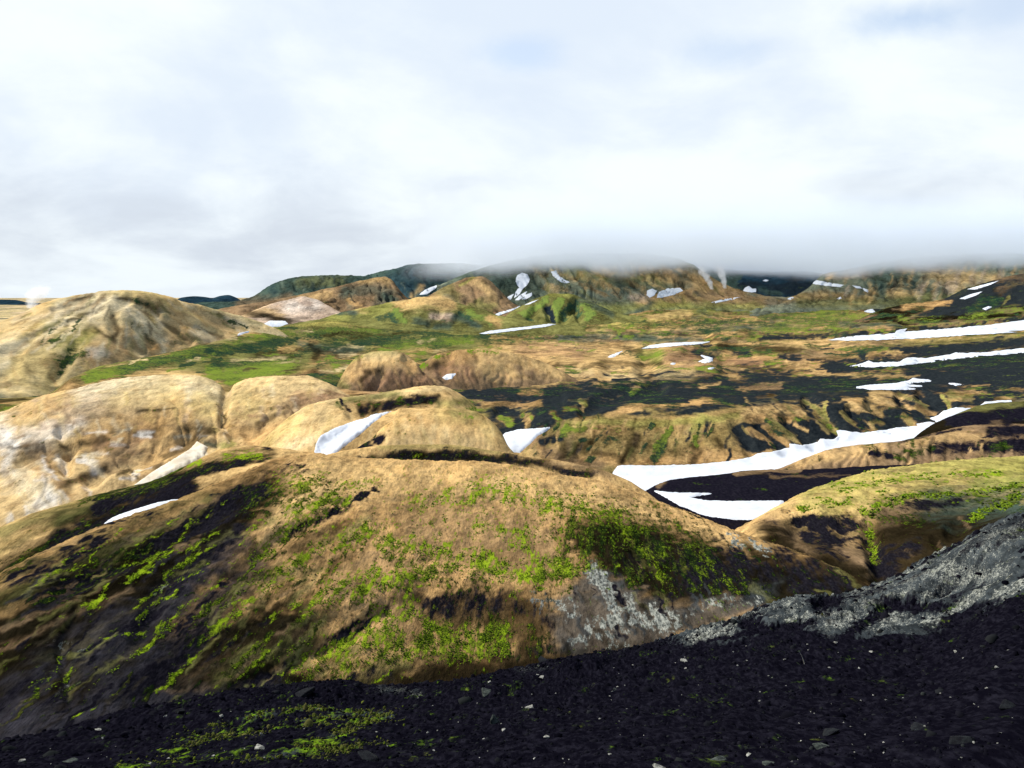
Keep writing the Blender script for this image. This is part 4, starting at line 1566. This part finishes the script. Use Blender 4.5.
def snow(label, pts, layer=None, lift=.8, mat=None):
    pts = P(pts)
    cx, cy = np.mean([p[0] for p in pts]), np.mean([p[1] for p in pts])
    if layer is None:
        layer = front_layer(cx, cy)
    l = L[layer]
    ring = []
    hmin = max(1.2, min(3., 0.02 * (max(p[0] for p in pts) - min(p[0] for p in pts))))
    for (ax, ay), (bx, by) in zip(pts, pts[1:] + pts[:1]):
        n = max(1, int(math.hypot(bx - ax, by - ay) / hmin))
        for k in range(n):
            f = k / n
            jx, jy = rng.normal(0, .12 * hmin), rng.normal(0, .07 * hmin)
            ring.append((ax + (bx - ax) * f + jx, ay + (by - ay) * f + jy))
    wid = max(p[0] for p in pts) - min(p[0] for p in pts)
    q = 1.1 if wid < 120 else 2.0
    xs = np.arange(min(p[0] for p in pts), max(p[0] for p in pts), q)
    ys = np.arange(min(p[1] for p in pts), max(p[1] for p in pts), q * .65)
    GX, GY = np.meshgrid(xs, ys)
    GX = GX.ravel() + rng.normal(0, .3, GX.size)
    GY = GY.ravel() + rng.normal(0, .2, GY.size)
    ra = ring + ring[:1]
    inn = in_poly(GX, GY, ring) & (pl_dist(GX, GY, ra) > .45)
    GX, GY = GX[inn], GY[inn]
    ax = np.concatenate([[p[0] for p in ring], GX])
    ay = np.concatenate([[p[1] for p in ring], GY])
    d = np.concatenate([np.zeros(len(ring)), pl_dist(GX, GY, ra)])
    co = l.hit(ax, ay)
    rr = np.hypot(co[:, 0], co[:, 1])
    # smooth the surface the snow lies on, then give the snow its thickness
    z = co[:, 2].copy()
    nb = len(ring)
    up = np.where(np.arange(len(d)) < nb, np.where(rr > 900, .3, -.1), np.where(rr > 900, .6, lift * (1 - np.exp(-d / .9)) + .15))
    z += up * rr / F
    v2 = [Vector((x, y)) for x, y in zip(ax, ay)]
    ed = [(i, (i + 1) % nb) for i in range(nb)]
    vo, eo, fo, ov, oe, of = geometry.delaunay_2d_cdt(v2, ed, [], 1, 1e-5)
    idx = [o_[0] if o_ else 0 for o_ in ov]
    V = np.array([(co[i, 0], co[i, 1], z[i]) for i in idx])
    Fc = np.array([f for f in fo if len(f) == 3])
    if len(Fc) == 0:
        return None
    c = V.mean(0)
    o = mesh_np('snow_patch', V - c, Fc, mat or M_snow)
    o.location = c
    # face up
    me = o.data
    if sum(p.normal.z for p in me.polygons) < 0:
        me.flip_normals()
    tag(o, label, 'snow patch', 'snow patches left in the gullies')
    return o


snow('thin white snow strip along the black ash flank on the left', '99,528 108,520 118,515 135,509 155,503 172,499.5 188,498 172,505 150,512 130,519 112,527', 'ridge')
snow('white snow wedge narrowing up the gully left of the tan knob', '314,454 316,443 320,436 335,428 355,421 369,417 371,415 392,411 383,415.5 372,424 362,433 352,441 344,447 338,452 333,458 325,458', 'slope', 1.5)
snow('short rounded snow patch at the right foot of the tan knob', '493,450 497,440 505,433 518,429.5 535,428.5 552,427 545,432 538,436 530,444 520,453', 'plain', 1.5)
snow('long snow tongue winding round the foot of the gullied bank', '612,474 617,466 622,465 655,465.5 690,464.5 705,463.5 725,461.5 740,459 752,456.5 757,453.5 770,452 790,447.5 789,443.5 797,444.5 806,445 818,442 820,438.5 832,439.5 838,436.5 836,430.5 840,429.5 850,431.5 860,433 880,430.5 900,427.5 918,425.5 916,423.5 930,422 938,423.5 930,418 938,415.5 943,410.5 955,407.5 963,407.5 972,408.5 982,404 985,401.5 990,401 1011,400 1012,403 988,407 974,412 960,417 952,421 962,427 970,431 945,436 915,443 880,449 840,454 812,461 800,467 870,464 880,468 800,474 745,479 700,484 670,490 655,494 640,492', 'plain', 1.2)
snow('white snow patch lying below the flat black ash mound', '652,490 668,492 690,492.5 715,493 704,495.5 692,497.5 704,500 730,501 760,500.5 786,500.5 778,512 764,520 735,520 705,516 680,506', 'black', 1.2)
snow('broad upper snow band reaching the right edge', '828,340.5 850,336.5 880,334.5 895,333.5 897,330.5 907,328.7 904,332 930,330.2 960,328 990,325 1024,320.5 1110,311 1110,324 1024,330.5 1008,331.5 1018,332.5 1000,333.5 960,336 930,338 880,340.2 845,341', 'plain')
snow('middle snow band with a notched upper rim at the right', '849,366 862,363.5 868,360.5 873,362.5 900,361.5 904,358 907,357.5 925,358 950,354.5 955,352.8 980,352.5 1024,348 1110,340 1110,349 1024,353 990,356 960,358.5 930,362.5 900,366 870,367.5', 'plain')
snow('forked snow patch on black ash above the gullied bank', '851,387.5 870,384.5 895,383 908,380.5 913,377.8 918,378.8 928,379 933,381.5 920,382.3 908,384 918,385.2 931,386 915,387 909,387.6 923,389.6 890,390 870,389.8', 'plain')
snow('small snow sliver right of the forked snow patch', '946,383 955,382.8 965,384.8 956,386', 'plain')
snow('arched thin snow strip above the round rusty mound', '641,349 650,345.5 665,343.5 690,342.3 710,341.8 702,344.2 680,345.8 660,347.6', 'plain')
snow('small slanting snow sliver left of the rusty mound', '606,357.5 612,354.5 623,351 618,355 613,357.8', 'plain')
snow('small hooked snow patch right of the rusty mound', '697,361.5 705,358.5 699,356 702,354.8 713,357.8 713,361.5 705,363.5', 'plain')
snow('tiny snow fleck below the hooked snow patch', '704,369 710,367.3 717,367 712,369.6', 'plain')
snow('tiny snow fleck at the foot of the rusty mound', '668,364 672,362.5 677,363 674,365', 'plain')
snow('small snow patch between the rusty knoll and the tan slope', '442,377.5 447,374 457,373 452,379 445,380')
snow('little snow spot beside the ribbed dome\'s right foot', '235,335.5 240,332.6 253,329.8 248,333 241,336')
snow('grey snow pool in the dip below the pink hill', '261,325.5 270,321 285,321.2 288,324 279,327.5 266,328')
snow('long tapering snow strip at the foot of the green hill', '479,334 490,331 510,328.8 530,326.5 550,324 556,324.6 545,327.2 520,330.2 500,332.8 485,334.4')
snow('slanting snow strip left of the green hill', '489,317 500,312.5 514,308.5 524,304 518,308.5 505,313.5 497,316.5')
snow('short snow sliver at the green hill\'s upper left', '524,305.5 532,301.8 539,299.6 531,304')
snow('club-shaped snow patch on the dark mountain below the cloud', '515.5,281 517,275.5 522,273 527.5,274.5 530,280 527,285.5 523,289 519,295 514,298.5 515.5,292 519,287.5 517,285.5')
snow('small snow spot left below the club-shaped snow patch', '507,302 507.5,297 514,294 511.5,299')
snow('narrow snow lobe under the club-shaped snow patch', '515,300.5 520,295 527,291.5 525,296 519,300.5')
snow('right-hand snow lobe under the club-shaped snow patch', '521.5,299.5 526,295 532,292.6 532,296 526,299.6')
snow('curved snow streak running down out of the cloud', '550.5,272 556,270.5 559,276 564,279.6 570,282.3 566,284 560,281.8 555,278')
snow('slanting snow stripe left of the peaked brown hill', '419,295 425,290 432,287 439,285 434.5,289.5 427,294.6')
snow('small round snow spot on the ribbed slope', '646.5,295.5 647,291 652,289 657,291 654.5,295.5 649.5,298')
snow('wide snow patch beside the round spot on the ribbed slope', '656.5,298 659,292 668,288.6 680,288 683,291 673,295.5 661,298')
snow('thin pale snow line below the steam plumes', '711,302.6 725,299 741,297.2 729,300.6 716,303.2')
snow('blocky snow patch at the foot of the dark tableland', '742.5,292 745,288 749,286 752,288.8 756,288.6 756,292.4 749,293')
snow('tiny snow dot below the dark tableland', '785,299.6 790,296.4 794,298 790,299.8')
snow('bright snow speck on the flat right of the tableland', '836.5,299 840,297.2 842,298.4 839,299.8')
snow('faint snow patch halfway up the dark tableland', '762.5,281 766,279.6 769,280.4 766,282')
snow('long snow streak at the tableland\'s right end', '809,282 817,280.6 830,283 844,285.3 840,287.4 825,286 814,284.4')
snow('short snow dash following the tableland\'s long streak', '852,285.5 860,286.8 862,289 856,288.4')
snow('last small snow dash at the end of the tableland', '862.5,288 868,290.2 868.5,293 864,291')
snow('small snow patch in a dark notch of the green flats', '864,311.5 872,308.6 876,312.6 870,313')
snow('upper snow streak on the black hill at the right', '967,289.5 980,285.8 999,281 990,285.2 975,290')
snow('lower snow streak on the black hill at the right', '959,299.2 970,294.6 983,291.6 976,295.8 965,299.6')
snow('small grey snow fleck low on the black hill', '982,309 988,306.6 992,307.2 986,310.6')
snow('dusty cream snow bank in the badlands gully', '128,490 150,474 170,461.5 190,449.5 197,441.5 208,447.5 204,456 186,466 162,478 142,490', 'bad', 2.0, M_snowd)


# ------------------------------------------------------------------ moss tufts, gravel, stones
def tuft_mat(name, c1, c2, c3):
    m, t = new_mat(name)
    a = t.n('ShaderNodeAttribute', attribute_name='tone')
    sep = t.n('ShaderNodeSeparateColor')
    t.nt.links.new(a.outputs['Color'], sep.inputs[0])
    col = t.mix(sep.outputs[0], c1, c2)
    col = t.mix(t.math('MULTIPLY', sep.outputs[1], .7), col, c3)
    t.out(t.bsdf(col, 1., 0.))
    return m


def domes(name, C, Rd, H, tone, mat, label, sides=6):
    """many small lumpy cushions as one mesh"""
    n = len(C)
    a = rng.random((n, 1)) * 6.28 + np.arange(sides)[None] * 6.283 / sides
    j = 1 + rng.normal(0, .22, (n, sides))
    j2 = .62 + rng.normal(0, .14, (n, sides))
    base = np.stack([C[:, None, 0] + np.cos(a) * Rd[:, None] * j, C[:, None, 1] + np.sin(a) * Rd[:, None] * j,
                     np.broadcast_to(C[:, None, 2], a.shape) - .25 * H[:, None]], -1)
    mid = np.stack([C[:, None, 0] + np.cos(a + .4) * Rd[:, None] * j2, C[:, None, 1] + np.sin(a + .4) * Rd[:, None] * j2,
                    C[:, None, 2] + H[:, None] * (.62 + rng.normal(0, .15, a.shape))], -1)
    top = (C + np.stack([rng.normal(0, .15, n) * Rd, rng.normal(0, .15, n) * Rd, H], -1))[:, None]
    V = np.concatenate([base, mid, top], 1)
    k = 2 * sides + 1
    F1 = []
    for s in range(sides):
        s2 = (s + 1) % sides
        F1 += [(s, s2, sides + s), (s2, sides + s2, sides + s), (sides + s, sides + s2, 2 * sides)]
    F1 = np.array(F1)
    Fc = (F1[None] + (np.arange(n) * k)[:, None, None]).reshape(-1, 3)
    o = mesh_np(name, V.reshape(-1, 3), Fc, mat, smooth=False)
    tn = np.concatenate([tone, np.zeros((n, 1)), np.ones((n, 1))], 1)
    set_attr(o.data, 'tone', np.repeat(tn, k, axis=0))
    tag(o, label, None, None, 'stuff')
    return o


M_tuft = tuft_mat('moss cushions', (.007, .015, .004), (.17, .27, .010), (.10, .085, .02))


def moss_on(l, n, lo, hi, label, pxr=(.35, 1.05), ylim=(300, 700)):
    w = np.clip(l.cov['m'] * 1.0 + l.cov['d'] * .22 - .12, 0, 1) ** 1.3
    cl = fbm(l.X / 1.6, l.Y / 1.6, 3, seed=61)
    w = w * sstep(-.25, .35, cl)
    vis = (l.px > -60) & (l.px < 1090) & (l.py > ylim[0]) & (l.py < ylim[1]) & (l.tt > .02)
    rr = np.hypot(l.X, l.Y)
    w = np.where(vis, w, 0).ravel()
    pick = rng.choice(w.size, n, p=w / w.sum())
    C = np.stack([l.X.ravel()[pick], l.Y.ravel()[pick], l.Z.ravel()[pick] + EYE], -1)
    ru = rr.ravel()[pick] / F
    C[:, :2] += rng.normal(0, 1, (n, 2)) * ru[:, None] * 1.2
    Rd = ru * rng.uniform(pxr[0], pxr[1], n) ** 1.0
    H = Rd * rng.uniform(.4, .9, n)
    br = l.cov['m'].ravel()[pick] / (l.cov['m'].ravel()[pick] + l.cov['d'].ravel()[pick] + 1e-4)
    tone = np.stack([np.clip(br * .62 + rng.normal(0, .24, n) - .05, 0, 1), np.clip(rng.normal(.1, .3, n), 0, 1)], -1)
    return domes('moss', C, Rd, H, tone, M_tuft, label)


moss_on(L['front'], 17000, 0, 1, 'bright and dark green moss cushions scattered over the tan hill')
moss_on(L['right'], 2200, 0, 1, 'moss cushions on the grassy hill above the rock shoulder', (.6, 1.6))

S = L['scree']
M_gravel = tuft_mat('volcanic gravel', (.002, .0019, .0036), (.013, .0125, .017), (.03, .034, .03))


def gravel():
    rr = np.hypot(S.X, S.Y)
    vis = (S.px > -150) & (S.px < 1180) & (S.py < 800) & (S.tt < .995)
    cl = fbm(S.X / .8, S.Y / .8, 3, seed=71)
    w = np.where(vis, sstep(-.6, .5, cl) + .15, 0)
    w = w * np.where(S.cov['a'] > .4, 1, .3)
    w = w.ravel()
    n = 16000
    pick = rng.choice(w.size, n, p=w / w.sum())
    C = np.stack([S.X.ravel()[pick], S.Y.ravel()[pick], S.Z.ravel()[pick] + EYE], -1)
    ru = rr.ravel()[pick] / F
    C[:, :2] += rng.normal(0, 1, (n, 2)) * ru[:, None] * 1.5
    Rd = np.minimum(ru * np.exp(rng.normal(.15, .55, n)), .14)
    H = Rd * rng.uniform(.4, .9, n)
    tone = np.stack([np.clip(rng.normal(.2, .25, n), 0, 1), np.clip(rng.normal(-.25, .35, n), 0, 1)], -1)
    domes('gravel', C, Rd, H, tone, M_gravel, 'loose black volcanic gravel strewn over the slope at the viewer', 5)


gravel()


def fg_moss():
    w = np.clip(S.cov['m'] - .08, 0, 1) ** 1.4 * sstep(-.2, .35, fbm(S.X / .35, S.Y / .35, 3, seed=83))
    w = np.where((S.px > -50) & (S.px < 620) & (S.py < 790), w, 0).ravel()
    n = 3200
    pick = rng.choice(w.size, n, p=w / w.sum())
    rr = np.hypot(S.X, S.Y).ravel()[pick]
    C = np.stack([S.X.ravel()[pick], S.Y.ravel()[pick], S.Z.ravel()[pick] + EYE], -1)
    C[:, :2] += rng.normal(0, .02, (n, 2))
    Rd = rr / F * np.exp(rng.normal(0, .45, n))
    H = Rd * rng.uniform(.6, 1.3, n)
    tone = np.stack([np.clip(rng.normal(.30, .3, n), 0, 1), np.clip(rng.normal(.3, .4, n), 0, 1)], -1)
    domes('moss', C, Rd, H, tone, tuft_mat('dull moss', (.008, .012, .004), (.10, .13, .012), (.10, .09, .03)), 'yellow-green moss streaks across the black gravel at the viewer', 5)


fg_moss()


def rock_mesh(name, mat, seed, flat=.6, rough=.35, n=15):
    r_ = np.random.default_rng(seed)
    import bmesh
    bm = bmesh.new()
    p = r_.normal(0, 1, (n, 3))
    p /= np.linalg.norm(p, axis=1)[:, None]
    p *= 1 + r_.normal(0, rough * .4, (n, 1))
    p[:, 2] *= flat
    p[:, 1] *= .8
    for q in p:
        bm.verts.new(q)
    res = bmesh.ops.convex_hull(bm, input=bm.verts)
    bmesh.ops.delete(bm, geom=[v for v in bm.verts if not v.link_faces], context='VERTS')
    bmesh.ops.bevel(bm, geom=list(bm.edges), offset=.05, segments=1, affect='EDGES')
    me = bpy.data.meshes.new(name)
    bm.to_mesh(me)
    bm.free()
    me.materials.append(mat)
    return me


M_pale = simple_mat('pale weathered stone', (.08, .08, .07), (.33, .325, .28), 60, .6, .9, .01)
M_grey = simple_mat('grey-green stone', (.012, .015, .014), (.06, .07, .058), 40, .6, .9, .01)
M_dark = simple_mat('dark lava stone', (.003, .003, .005), (.010, .012, .013), 40, .7, .9, .01)
PAL = [rock_mesh('stone', M_pale, 100 + i, .55) for i in range(5)]
GRE = [rock_mesh('stone', M_grey, 120 + i, .7) for i in range(3)]
DAR = [rock_mesh('stone', M_dark, 140 + i, .6) for i in range(3)]


def stone(px, py, wpx, me, label, group, flat=1., sink=.35):
    x, y, z = S.hit([px], [py])[0]
    r = math.hypot(x, y)
    s = wpx * .5 * math.sqrt(x * x + y * y + (z - EYE) ** 2) / F
    o = bpy.data.objects.new('stone', me)
    COL.objects.link(o)
    o.location = (x, y, z + s * flat * sink)
    o.scale = (s, s, s * flat)
    o.rotation_euler = (random.uniform(-.3, .3), random.uniform(-.3, .3), random.uniform(0, 6.28))
    tag(o, label, 'stone', group)
    return o


big = [
    (494, 723, 15, GRE[0], 1.5, 'upright grey-green stone standing in the black gravel'),
    (485, 694, 18, GRE[1], .8, 'grey flat-topped stone up the slope from the upright one'),
    (530, 708, 12, PAL[0], .9, 'bright white stone right of the upright grey-green one'),
    (541, 678, 10, PAL[1], .6, 'flat white stone near the slope\'s upper rim'),
    (547, 737, 11, PAL[2], .6, 'flat pale stone downslope of the bright white one'),
    (657, 767, 22, PAL[3], .5, 'largest pale slab half buried at the lower picture edge'),
    (719, 760, 22, GRE[2], .25, 'long thin pale slab beside the largest one at the lower edge'),
    (749, 755, 9, PAL[4], .6, 'small pale stone right of the long thin slab'),
    (684, 661, 12, PAL[2], .5, 'pale flaky stone below the lichen-covered rock'),
    (615, 690, 6, GRE[0], .9, 'pointed pale green stone alone in the middle of the gravel'),
    (836, 643, 6, PAL[0], .9, 'rounded pale stone under the lichen shoulder'),
    (871, 652, 7, PAL[1], .6, 'flat pale stone right of the rounded one under the shoulder'),
    (918, 659, 8, GRE[1], .6, 'grey-green flat stone on the right side of the slope'),
    (956, 652, 6, PAL[3], .9, 'white angular stone high on the right side of the slope'),
    (997, 668, 7, PAL[4], .8, 'white square stone close to the right edge'),
    (260, 748, 14, PAL[1], .6, 'white stone lying in the moss streaks'),
    (97, 730, 11, PAL[2], .6, 'pale stone at the left end of the slope\'s rim'),
    (222, 716, 7, PAL[3], .8, 'small white stone above the moss streaks'),
    (71, 763, 18, GRE[2], .6, 'mossy grey stone at the lower left'),
    (22, 761, 8, PAL[0], .8, 'pale stone in the lower left corner'),
    (830, 734, 24, DAR[0], .7, 'dark rough lump of lava above a greenish one'),
    (820, 748, 25, GRE[1], .35, 'low greenish lava lump below the dark rough one'),
    (962, 742, 26, DAR[1], .8, 'rounded black lava boulder at the lower right'),
    (767, 764, 22, GRE[0], .3, 'grey-green slab corner at the lower edge'),
    (1007, 707, 22, DAR[2], .7, 'dark lava stone by the right edge'),
    (920, 729, 26, DAR[0], .5, 'low dark lava stone left of the rounded black boulder'),
    (305, 694, 26, DAR[1], .7, 'dark lava rock on the rim above the moss streaks'),
    (180, 712, 14, DAR[2], .9, 'small dark lava knob on the rim at the left'),
    (545, 660, 22, DAR[0], .7, 'dark lava rock on the rim at the foot of the mossy hill'),
    (370, 760, 34, DAR[2], .6, 'big low lava rock at the lower edge beside the moss'),
]
for px_, py_, w_, me_, fl, lb in big:
    stone(px_, py_, w_ * .8, me_, lb, 'stones on the black gravel slope', fl, .1)
k = 0
while k < 130:
    px_, py_ = rng.uniform(0, 1024), rng.uniform(640, 766)
    rim = np.interp(px_, [0, 130, 270, 400, 500, 560, 650, 740, 840, 900, 960, 1024], [745, 712, 689, 690, 673, 662, 645, 632, 640, 645, 625, 610])
    if py_ < rim + 4:
        continue
    stone(px_, py_, float(np.exp(rng.normal(.62, .35))), PAL[k % 5], 'tiny pale stone chip lying in the black gravel', 'pale stone chips in the black gravel', .8, .5)
    k += 1


def stem():
    x, y, z = S.hit([804], [664])[0]
    u = math.sqrt(x * x + y * y + (z - EYE) ** 2) / F
    m = simple_mat('dry stem', (.35, .32, .24), (.5, .46, .36), 80, .1)
    V, Fc = [], []
    n = 8
    for i in range(n + 1):
        f = i / n
        r = u * (.40 - .25 * f)
        cx, cz = -u * 6 * f ** 1.5 + u * .5, u * 14 * f - u
        for q in range(5):
            V.append((cx + r * math.cos(q * 1.2566), r * math.sin(q * 1.2566), cz))
    for i in range(n):
        for q in range(5):
            a, b = i * 5 + q, i * 5 + (q + 1) % 5
            Fc.append((a, b, b + 5, a + 5))
    o = mesh_np('dry_stem', np.array(V), np.array(Fc), m)
    o.location = (x, y, z)
    tag(o, 'single dry pale grass stem leaning out of the black gravel', 'grass stem')


stem()


# ------------------------------------------------------------------ low cloud and steam
def box(name, lo, hi, mat):
    x0, y0, z0 = lo
    x1, y1, z1 = hi
    V = np.array([(x, y, z) for z in (z0, z1) for y in (y0, y1) for x in (x0, x1)], float)
    Fc = np.array([(0, 2, 3, 1), (4, 5, 7, 6), (0, 1, 5, 4), (2, 6, 7, 3), (0, 4, 6, 2), (1, 3, 7, 5)])
    return mesh_np(name, V, Fc, mat, smooth=False)


def cloud_mat():
    m, t = new_mat('cloud vapour')
    pos = t.n('ShaderNodeNewGeometry').outputs['Position']
    sp = t.n('ShaderNodeSeparateXYZ')
    t.put(sp.inputs[0], pos)
    x, y, z = sp.outputs
    n = t.noise(pos, 1 / 420, 4, .55)
    zz = t.math('ADD', z, t.math('ADD', t.math('MULTIPLY', t.math('SUBTRACT', n, .5), 130.), t.math('MULTIPLY', t.math('SUBTRACT', t.noise(pos, 1 / 110, 4, .6), .5), 70.)))
    body = t.step(zz, EYE + 64, EYE + 122)
    body = t.math('MULTIPLY', body, t.step(z, EYE + 150, EYE + 300, 1, 0))
    xx = t.math('ADD', x, t.math('MULTIPLY', t.math('SUBTRACT', n, .5), 500.))
    body = t.math('MULTIPLY', body, t.step(xx, -330, 120))
    body = t.math('MULTIPLY', body, t.step(y, 1900, 2500))
    n2 = t.noise(pos, 1 / 160, 3, .5)
    body = t.math('MULTIPLY', body, t.step(n2, .30, .60, .35, 1.2))
    v = t.n('ShaderNodeVolumePrincipled')
    v.inputs['Color'].default_value = (.83, .885, .95, 1)
    t.put(v.inputs['Density'], t.math('MULTIPLY', body, .011))
    v.inputs['Anisotropy'].default_value = .1
    t.out(v.outputs[0], vol=True)
    m.cycles.volume_sampling = 'MULTIPLE_IMPORTANCE'
    return m


cl = box('low_cloud', (-700, 1880, EYE + 40), (4600, 4600, EYE + 310), cloud_mat())
tag(cl, 'low grey cloud lying on the mountain tops', None, None, 'stuff')


def plume(px, py, r, hgt, lean, w, label, dens):
    """a steam column: a widening bent tube filled with vapour"""
    a, e = ray(px, py)
    x, y, z = r * math.sin(a), r * math.cos(a), r * e + EYE
    m, t = new_mat('steam')
    pos = t.n('ShaderNodeTexCoord').outputs['Object']
    sp = t.n('ShaderNodeSeparateXYZ')
    t.put(sp.inputs[0], pos)
    f = t.math('DIVIDE', sp.outputs[2], hgt)
    cx = t.math('MULTIPLY', t.math('POWER', t.math('MAXIMUM', f, .001), 1.3), lean)
    dx = t.math('SUBTRACT', sp.outputs[0], cx)
    rad = t.math('ADD', t.math('MULTIPLY', f, w * .8), w * .25)
    q = t.math('SQRT', t.math('ADD', t.math('POWER', dx, 2), t.math('POWER', sp.outputs[1], 2)))
    nn = t.noise(pos, 1 / (w * .8), 4, .6)
    body = t.step(t.math('ADD', t.math('DIVIDE', q, rad), t.math('MULTIPLY', t.math('SUBTRACT', nn, .5), 2.2)), .3, 1., 1, 0)
    body = t.math('MULTIPLY', body, t.step(f, .45, 1., 1, 0))
    body = t.math('MULTIPLY', body, t.step(f, 0, .06))
    v = t.n('ShaderNodeVolumePrincipled')
    v.inputs['Color'].default_value = (.98, .99, 1, 1)
    t.put(v.inputs['Density'], t.math('MULTIPLY', body, dens))
    t.out(v.outputs[0], vol=True)
    V, Fc = [], []
    ns, nr = 8, 10
    for i in range(ns + 1):
        f_ = i / ns
        for k in range(nr):
            b = k * 6.2832 / nr
            rr_ = (w * .25 + w * .8 * f_) * 1.35
            V.append((lean * f_ ** 1.3 + rr_ * math.cos(b), rr_ * math.sin(b), f_ * hgt))
    for i in range(ns):
        for k in range(nr):
            c0, c1 = i * nr + k, i * nr + (k + 1) % nr
            Fc.append((c0, c1, c1 + nr, c0 + nr))
    V += [(0, 0, 0), (lean, 0, hgt)]
    b0, b1 = len(V) - 2, len(V) - 1
    for k in range(nr):
        Fc.append((b0, (k + 1) % nr, k, k))
        Fc.append((b1, ns * nr + k, ns * nr + (k + 1) % nr, ns * nr + (k + 1) % nr))
    me = bpy.data.meshes.new('steam_plume')
    me.from_pydata(V, [], [tuple(dict.fromkeys(f)) for f in Fc])
    me.materials.append(m)
    o = bpy.data.objects.new('steam_plume', me)
    COL.objects.link(o)
    o.location = (x, y, z)
    tag(o, label, 'steam plume', 'steam plumes from hot springs')


plume(712, 290, 2480, 75, -42, 20, 'left one of two white steam plumes beside the dark tableland', .14)
plume(725, 289, 2480, 75, -22, 20, 'right one of two white steam plumes in front of the tableland', .14)
plume(30, 309, 3600, 95, 60, 50, 'white steam plume rising behind the ribbed dome', .05)


# ------------------------------------------------------------------ sky and light
SUN_AZ, SUN_EL = -64, 44          # degrees right of the view direction, above the horizon
w = bpy.data.worlds.new('World')
scene.world = w
w.use_nodes = True
t = NT(w.node_tree)
sky = t.n('ShaderNodeTexSky', sky_type='NISHITA')
sky.sun_disc = False
sky.sun_elevation = R(SUN_EL)
sky.sun_rotation = R(SUN_AZ)
sky.altitude = 900
d = t.n('ShaderNodeTexCoord').outputs['Generated']
sp = t.n('ShaderNodeSeparateXYZ')
t.put(sp.inputs[0], d)
el = sp.outputs[2]
# clouds lie on a layer overhead: project the direction onto it
k = t.math('ADD', t.math('MAXIMUM', el, 0.0), .34)
cb = t.n('ShaderNodeCombineXYZ')
t.put(cb.inputs[0], t.math('DIVIDE', sp.outputs[0], k))
t.put(cb.inputs[1], t.math('DIVIDE', sp.outputs[1], k))
cv = cb.outputs[0]
na = t.noise(t.vmath('ADD', cv, (3.1, 7.7, 0)), 1.1, 7, .56, .5)
nb = t.noise(t.vmath('ADD', cv, (11., 2.2, 4.)), 3.2, 7, .56, .3)
body = t.math('ADD', t.math('MULTIPLY', na, .75), t.math('MULTIPLY', nb, .40))
shade = t.step(body, .44, .70)
low = t.step(t.math('ADD', el, t.math('MULTIPLY', t.math('SUBTRACT', nb, .5), .16)), .03, .17, 1, 0)
c_hi = t.mix(shade, (.59, .66, .75), (.735, .785, .80))
c_lo = t.mix(shade, (.515, .565, .63), (.69, .745, .78))
cloud = t.mix(low, c_hi, c_lo)
gap = t.math('ADD', t.noise(t.vmath('ADD', cv, (5.3, 1.4, 2.)), 1.1, 5, .5, .3), t.step(el, .30, .75, -.16, .18))
holes = t.step(gap, .60, .74)
for hx, hy, hw, hv in ((905, 18, .06, .7), (518, 55, .045, .3), (725, 52, .05, .25), (985, 8, .05, .3)):
    u_, v_ = (hx - 512) / F, (384 - hy) / F
    dv = Vector((u_, CP + v_ * SP, -SP + v_ * CP)).normalized()
    df = t.vmath('SUBTRACT', d, tuple(dv))
    df = t.vmath('MULTIPLY', df, (1., 1., 2.6))
    ln = t.math('ADD', t.vmath('LENGTH', df), t.math('MULTIPLY', t.math('SUBTRACT', nb, .5), .13))
    holes = t.math('MAXIMUM', holes, t.step(ln, hw * 1.5, 0., 0, hv))
back = t.step(sp.outputs[1], .30, -.10, 0, .85)
holes = t.math('MAXIMUM', holes, back)
skc = t.vmath('SCALE', sky.outputs[0], scale=.15)
fin = t.mix(holes, cloud, skc)
bg = t.n('ShaderNodeBackground')
t.put(bg.inputs[0], fin)
bg.inputs[1].default_value = 1.0
o = t.n('ShaderNodeOutputWorld')
t.nt.links.new(bg.outputs[0], o.inputs[0])

sd = bpy.data.lights.new('sun', 'SUN')
sd.energy = 5.0
sd.angle = R(.53)
sd.color = (1., .955, .87)
so = bpy.data.objects.new('sun', sd)
COL.objects.link(so)
az, e_ = R(SUN_AZ), R(SUN_EL)
sv = Vector((math.sin(az) * math.cos(e_), math.cos(az) * math.cos(e_), math.sin(e_)))
so.rotation_euler = sv.to_track_quat('Z', 'Y').to_euler()
so.location = (-300, 200, 600)

vs = scene.view_settings
vs.view_transform = 'Standard'
vs.look = 'None'
vs.exposure = .4
vs.gamma = 1
vs.use_curve_mapping = False
cy = scene.cycles
cy.use_denoising = True
cy.max_bounces = 10
cy.diffuse_bounces = 2
cy.glossy_bounces = 1
cy.volume_bounces = 8
cy.use_adaptive_sampling = True
cy.volume_step_rate = 4.0
cy.volume_max_steps = 128
